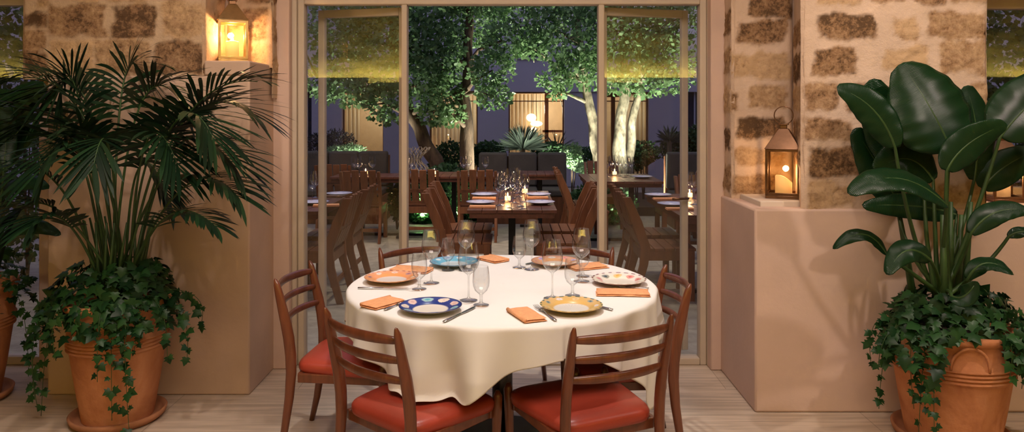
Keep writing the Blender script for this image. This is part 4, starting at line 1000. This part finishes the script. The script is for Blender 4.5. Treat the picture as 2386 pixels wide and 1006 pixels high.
def tree(name, label, trunk, r0, bark, blobs, seed, dens=1000, size=0.078, brs=()):
    base = Vector(trunk[0]); t = thing(name, label, 'tree', base, 0, 'uplit trees on the terrace'); r = random.Random(seed)
    tr = MB(); P = [Vector(p)-base for p in trunk]; k = len(P); Q = []; RR = []
    for i in range(k-1):
        for j in range(5):
            u = j/5; p = P[i].lerp(P[i+1], u)+Vector((noise.noise(Vector((seed, i+u, 0))), noise.noise(Vector((seed, i+u, 9))), 0))*0.04; Q.append(p); s_ = (i+u)/(k-1); RR.append(r0*(1-0.55*s_)*(1+0.12*noise.noise(Vector((i+u, seed, 4)))))
    Q.append(P[-1]); RR.append(r0*0.4); tr.tube(Q, RR, 14); to = tr.build('trunk', bark, t)
    bm_ = MB()
    for (c, rad) in blobs:
        c = Vector(c)-base; s0 = min(P[1:], key=lambda p: (p-c).length+max(0, p.z-c.z)*2); md = (s0+c)/2+Vector((r.uniform(-.15,.15), r.uniform(-.15,.15), 0.05))
        bm_.tube([s0, md, c, c+rv(r)*0.3], [r0*0.35, r0*0.22, r0*0.12, 0.006], 7)
    bm_.build('branches', bark, to)
    lf = MB(); leaf_cloud(lf, [(Vector(c)-base, rad) for c, rad in blobs], seed, size, dens*1.15, 0.3); lf.build('foliage', 'tleaf', t)
def bl(px, py, Y, rx, rz, ry=None): return (at(px, py, Y), (rx/F*Y, (ry or rx*0.8)/F*Y, rz/F*Y))
YT = 11.6
def g0(px, Y): return Vector((cx_(px, Y), Y, 0.0))
tree('terrace_tree', 'leaning dark-trunked tree rising behind the left mullion', [g0(1045,YT), at(1015,372,YT), at(985,320,YT), at(958,270,YT), at(940,215,YT), at(925,120,YT), at(915,20,YT)], 0.13, 'bark',
     [bl(900,90,11.4,120,85),bl(800,70,11.6,95,75),bl(820,205,11.2,70,45),bl(900,240,11.0,55,55),bl(1000,110,11.5,90,85),bl(990,200,11.2,60,55),bl(930,0,11.4,170,50),bl(760,180,11.5,45,60),bl(865,180,11.0,60,50),bl(1010,262,11.2,40,32)], 11, 1000)
tree('terrace_tree', 'dark-trunked tree left of the spiky plant', [g0(1090,YT), at(1088,372,YT), at(1088,300,YT), at(1080,220,YT), at(1092,150,YT), at(1094,60,YT), at(1090,0,YT)], 0.125, 'bark',
     [bl(1100,50,11.9,95,65),bl(1030,150,11.3,50,60),bl(1145,165,11.1,55,50),bl(1150,225,11.0,42,30),bl(1170,95,11.2,50,55),bl(1045,225,11.6,50,50),bl(1130,-10,11.5,120,40),bl(1050,268,11.4,40,25)], 12, 1050)
tree('terrace_tree', 'pale slanting trunk just left of the right mullion', [g0(1396,YT), at(1394,360,YT), at(1384,300,YT), at(1372,240,YT), at(1362,190,YT), at(1352,100,YT), at(1345,0,YT)], 0.10, 'pbark',
     [bl(1330,90,11.2,100,75),bl(1255,55,11.3,65,55),bl(1360,160,11.3,75,50),bl(1290,185,11.2,42,22),bl(1240,110,11.2,40,28),bl(1320,0,11.4,140,45),bl(1300,215,11.4,30,16)], 13, 850)
tree('terrace_tree', 'bright uplit trunk behind the right door leaf', [g0(1444,YT), at(1446,380,YT), at(1444,320,YT), at(1448,260,YT), at(1456,200,YT), at(1450,90,YT), at(1460,0,YT)], 0.115, 'pbark',
     [bl(1450,70,11.2,90,70),bl(1430,180,11.3,55,40),bl(1500,190,11.1,60,38),bl(1530,80,11.2,75,70),bl(1480,0,11.4,120,40)], 14, 850)
tree('terrace_tree', 'second uplit trunk forking right behind the right door leaf', [g0(1462,YT+0.25), at(1464,380,YT+.25), at(1472,320,YT+.25), at(1480,250,YT+.25), at(1490,190,YT+.25), at(1520,90,YT+.25), at(1550,0,YT+.25)], 0.085, 'pbark',
     [bl(1560,130,11.4,65,60),bl(1590,40,11.4,60,55),bl(1560,190,11.5,55,28),bl(1520,120,11.5,60,50)], 15, 800)
for i, (px, Y, pw, tx, ty) in enumerate(((1066,10.5,380,1080,90),(985,10.3,420,960,90),(1150,11.35,230,1150,130),(860,11.3,190,850,110),(1425,10.7,85,1410,60),(1450,10.3,110,1460,180),(1300,11.35,200,1300,120),(1520,10.6,170,1540,110))):
    p = Vector((cx_(px, Y), Y, 0.12)); spot('tree_uplight', p, at(tx, ty, 11.8), 80, pw*4.2, TREE, 0.8, 0.04)
def bush(name, label, blobs, m, seed, size=0.05, dens=1500, cat='shrub', group='shrubs in the planting bed', wd=0.42):
    b0 = Vector(blobs[0][0]); b0.z = 0; big = max(max(r) for c, r in blobs) > 0.8
    lf = MB(); leaf_cloud(lf, [(Vector(c)-b0, r) for c, r in blobs], seed, size, dens*(1.4 if big else 3.6), 0.35, wd)
    t = thing(name, label, cat, b0, 0, group); lf.build('foliage', m, t)
    st = MB(); r = random.Random(seed)
    for c, rad in blobs:
        c = Vector(c)-b0; 
        for k in range(4): st.tube([Vector((c.x*0.8, c.y, 0.0)), c+rv(r)*0.12], [0.012, 0.004], 5)
    st.build('stems', 'bark', t)
bush('garden_shrub', 'dark feathery shrub behind the left banquette', [bl(780,330,12.3,48,26),bl(745,335,12.3,35,24)], 'lavender', 21, 0.06, 1500, wd=0.14)
bush('garden_shrub', 'pale green low shrub above the left banquette', [bl(815,350,11.6,36,12),bl(790,352,11.6,26,10)], 'pale_hedge', 22, 0.05, 3000, wd=0.2)
bush('garden_shrub', 'rounded green shrub between the leaning trunk and its neighbour', [bl(1050,362,12.2,38,34),bl(1030,390,12.2,32,26)], 'hedge', 23)
bush('garden_shrub', 'rounded green shrub right of the dark upright trunk', [bl(1140,350,12.6,38,22),bl(1120,362,12.6,30,24)], 'hedge', 24)
bush('garden_shrub', 'dense green shrub behind the right end of the central banquette', [bl(1288,350,12.2,36,18),bl(1262,352,12.3,22,14)], 'hedge', 25)
bush('garden_shrub', 'light green shrub beside the end of the central banquette', [bl(1332,362,11.6,24,28)], 'pale_hedge', 26, 0.05, 2000)
bush('garden_shrub', 'dark shrub left of the pale slanting trunk', [bl(1365,368,12.4,28,24)], 'hedge', 27)
bush('garden_shrub', 'green shrub right of the bright uplit trunks', [bl(1500,355,12.3,38,26),bl(1480,372,12.2,30,24)], 'hedge', 28)
bush('garden_shrub', 'tall green shrub behind the right door leaf', [bl(1575,345,13.0,38,34),bl(1605,340,13.0,36,40),bl(1640,335,13.0,40,50)], 'hedge', 29)
bush('garden_shrub', 'low leafy plants at the foot of the pale slanting trunk', [bl(1370,392,11.2,34,10)], 'pale_hedge', 30, 0.045, 2200)
bush('ground_ivy', 'green climbing ivy patch below the far central table', [((-0.95,10.85,0.35),(0.42,0.5,0.42)),((-1.25,10.7,0.25),(0.3,0.4,0.3)),((-0.7,10.9,0.28),(0.3,0.5,0.3))], 'hedge', 31, 0.07, 1500, 'plant')
bush('ground_ivy', 'green planting beneath the right mullion table', [((1.25,10.5,0.25),(0.5,0.3,0.3))], 'hedge', 32, 0.06, 1300, 'plant')
bush('ground_ivy', 'leafy plant beside the lanterns near the left mullion', [(at(925,462,9.9),(0.10,0.15,0.28))], 'hedge', 34, 0.06, 1500, 'plant')
spot('bed_uplight', (-0.55, 10.2, 0.35), (-0.95, 10.9, 0.25), 90, 14, (0.85,1.0,0.6), 0.8, 0.04)
spot('bed_uplight', (1.1, 10.1, 0.2), (1.25, 10.6, 0.3), 90, 8, (0.85,1.0,0.6), 0.8, 0.04)
def spikes(label, c, n, L, W, seed, m='spiky'):
    t = thing('spiky_plant', label, 'plant', (c.x, c.y, 0)); mb = MB(); r = random.Random(seed)
    for i in range(n):
        a = r.uniform(0, 2*PI); e = r.uniform(0.05, 1.35)
        D = Vector((math.cos(a)*math.cos(e), math.sin(a)*math.cos(e), math.sin(e))); blade(mb, Vector((0,0,c.z)), D, Vector((0.1,-1,0.3)), L*r.uniform(0.75,1.05), W, 4, 0.12)
    o = mb.build('leaves', m, t); tr = MB(); tr.tube([(0,0,0),(0,0,c.z+0.02)], [0.05,0.04], 10); tr.build('stem', 'bark', t)
spikes('spiky yucca rising behind the central banquette', at(1218,348,12.0), 240, 0.50, 0.0095, 5)
spikes('thin spiky grass at the right of the lit window', at(1298,350,12.9), 40, 0.45, 0.005, 6)
spikes('dark spiky plant behind the right door leaf', at(1560,330,12.8), 60, 0.35, 0.012, 7)
# planter soil bed
m_ = MB(); m_.box(cx_(690,12.4), cx_(1700,12.4), 11.25, 13.3, -0.012, 0.12); struct(m_.build('floor_bed', 'soil', smooth=False), 'dark planting bed behind the banquettes')
bush('hedge', 'tall dark hedge outside the window at the right edge', [((3.3,6.6,1.6),(0.9,0.5,1.3)),((4.6,6.8,1.6),(0.9,0.5,1.3))], 'hedge', 41, 0.07, 1500, 'hedge', 'hedges outside the side windows')
bush('hedge', 'tall dark hedge outside the opening at the left edge', [((-4.4,6.8,1.5),(1.0,0.5,1.3)),((-5.6,6.9,1.5),(0.9,0.5,1.3))], 'hedge', 42, 0.07, 1500, 'hedge', 'hedges outside the side windows')
# wicker lantern thing beside left mullion
p = at(962, 400, 10.6); t = thing('wicker_ornament', 'hourglass-shaped open wicker ornament beside the left mullion', 'ornament', (p.x, p.y+0.25, -0.012))
wk = MB()
for k in range(14):
    a0 = 2*PI*k/14
    for sg in (-1, 1):
        pts = []
        for i in range(17):
            u = i/16; rr = 0.15+0.07*math.cos(u*4*PI); pts.append((rr*math.cos(a0+sg*u*2.2), rr*math.sin(a0+sg*u*2.2), 0.35+0.70*u))
        wk.tube(pts, 0.006, 5)
wk.build('weave', 'wicker', t); m_ = MB(); m_.lathe([(0.12,0),(0.12,0.03),(0.03,0.05),(0.03,0.34),(0.2,0.36),(0.2,0.37),(0.01,0.37)], 20); m_.build('stand', 'wicker', t)

# ------------------------------------------------------------------ house across the terrace
YH = 15.5
t = thing('house', 'grey violet rendered house across the terrace with lit windows', 'building', (0, YH, 0))
wins = [(796,893,216,400),(1000,1113,228,400),(1185,1315,216,400),(1400,1512,216,400)]
dws = [(1206,1256,60,134),(1592,1650,222,400),(700,726,222,400),(1900,2100,60,134)]
xsL = sorted(wins+[dws[1]]+[dws[2]]); zl = H-(214-CY)/F*YH
mb = MB(); x_prev = -9
for (p0, p1, y0, y1) in xsL:
    a, b2 = cx_(p0, YH), cx_(p1, YH); mb.box(x_prev, a, 0, 0.3, 0, zl); mb.box(a, b2, 0, 0.3, 0, 0.25); x_prev = b2
mb.box(x_prev, 9, 0, 0.3, 0, zl); mb.box(-9, cx_(1206,YH), -0.04, 0.3, zl, 6); mb.box(cx_(1256,YH), 9, -0.04, 0.3, zl, 6)
zu0, zu1 = H-(134-CY)/F*YH, H-(60-CY)/F*YH; mb.box(cx_(1206,YH), cx_(1256,YH), -0.04, 0.3, zl, zu0); mb.box(cx_(1206,YH), cx_(1256,YH), -0.04, 0.3, zu1, 6)
mb.build('wall', 'render', t, smooth=False)
for i, (p0, p1, y0, y1) in enumerate(wins):
    a, b2 = cx_(p0, YH), cx_(p1, YH); q = MB()
    q.box(a-0.3, b2+0.3, 1.6, 1.7, 0.25, zl+0.3); q.box(a-0.3, a-0.25, 0.3, 1.6, 0.25, zl+0.3); q.box(b2+0.25, b2+0.3, 0.3, 1.6, 0.25, zl+0.3); q.box(a-0.3, b2+0.3, 0.3, 1.7, zl+0.2, zl+0.3); q.box(a-0.3, b2+0.3, 0.3, 1.7, 0.2, 0.25)
    q.build('lit_room', 'room', t, smooth=False)
    fr = MB(); fr.box(a, a+0.03, 0.12, 0.18, 0.25, zl); fr.box(b2-0.03, b2, 0.12, 0.18, 0.25, zl); fr.box(a, b2, 0.12, 0.18, zl-0.03, zl); fr.box(a, b2, 0.12, 0.18, zl-0.20, zl-0.18); wo = fr.build('window', 'owood', t, smooth=False)
    g = MB(); g.box(a+0.03, b2-0.03, 0.145, 0.15, 0.25, zl-0.2); g.build('pane', 'pane', wo, smooth=False)
    k0, k1 = {0:(0.0,0.35),1:(0.0,0.95),2:(0.0,0.62),3:(0.45,1.0)}[i]
    cu = MB(); x0, x1 = a+(b2-a)*k0, a+(b2-a)*k1
    cu.grid(lambda u, v: (x0+(x1-x0)*u, 0.36+0.03*math.sin(u*(x1-x0)*75), 0.26+v*(zl-0.3)), 120, 2); cu.build('curtain', 'curtain', wo)
    if i in (2, 3):
        xp = a+(b2-a)*(0.70 if i == 2 else 0.32); w2 = MB(); w2.box(xp-0.04, xp+0.04, 0.45, 0.55, 0.25, zl+0.2); w2.box(a, b2, 0.45, 0.5, zl-0.85 if i == 2 else zl-0.1, zl-0.80 if i == 2 else zl+0.2); w2.build('wood_post', 'owood', wo, smooth=False)
    point('room_light', ((a+b2)/2+(b2-a)*0.15, YH+0.85, zl-0.35), (20,14,26,16)[i], (1,0.88,0.70), 0.1)
for i, (p0, p1, y0, y1) in enumerate(dws[:3]):
    a, b2 = cx_(p0, YH), cx_(p1, YH); za, zb_ = (zu0, zu1) if i == 0 else (0.25, zl); q = MB(); q.box(a, b2, 0.12, 0.16, za, zb_); wo = q.build('dark_window', 'dwin', t, smooth=False)
    q = MB(); xm = (a+b2)/2; q.box(xm-0.015, xm+0.015, 0.08, 0.12, za, zb_); q.box(a-0.02, b2+0.02, -0.08, 0.12, za-0.04, za); q.build('window_frame', 'render', wo, smooth=False)
# pendant lamps in the window
for px, py, rx_, rz_, lab in ((1238,274,11.5,9.5,'round glowing paper lamp in the lit window'),(1250,288,14,6.5,'flat oval glowing paper lamp under the round one'),(1243,304,8,9,'third glowing paper lamp half hidden by the yucca')):
    Y = YH+0.24; p = at(px, py, Y); s = MB(); s.sphere((0,0,0), rx_/F*Y, 24, (1,1,rz_/rx_)); t2 = thing('pendant_lamp', lab, 'lamp', p, 0, 'paper lamps in the lit window'); s.build('lamp_shade', 'globe', t2)
    c = MB(); c.tube([(0,0,rz_/F*Y*0.9),(0,0,zl-p.z)], 0.004, 6); c.build('cord', 'black', t2)
# dark screen walls at both sides of the terrace
m_ = MB(); m_.box(-10, -7.6, 4.8, 16, 0, 4); m_.box(7.6, 10, 4.8, 16, 0, 4); struct(m_.build('wall_terrace', 'render', smooth=False), 'plain walls closing the terrace at both sides')
m_ = MB(); m_.box(cx_(1556,12.0), cx_(1700,12.0), 12.9, 13.0, 0, 1.9)
spot('terrace_light', (0, 7.0, 4.5), (0, 7.1, 0), 95, 230, (1,0.86,0.66), 0.9, 0.2)
spot('terrace_light', (-2.0, 6.8, 4.5), (-1.8, 7.4, 0), 90, 170, (1,0.82,0.6), 0.9, 0.2)
spot('terrace_light', (2.0, 7.4, 4.5), (1.8, 7.8, 0), 90, 170, (1,0.82,0.6), 0.9, 0.2)
spot('terrace_light', (-1.2, 8.4, 3.2), (-1.2, 9.6, 0.5), 100, 130, (1,0.72,0.45), 0.9, 0.2)
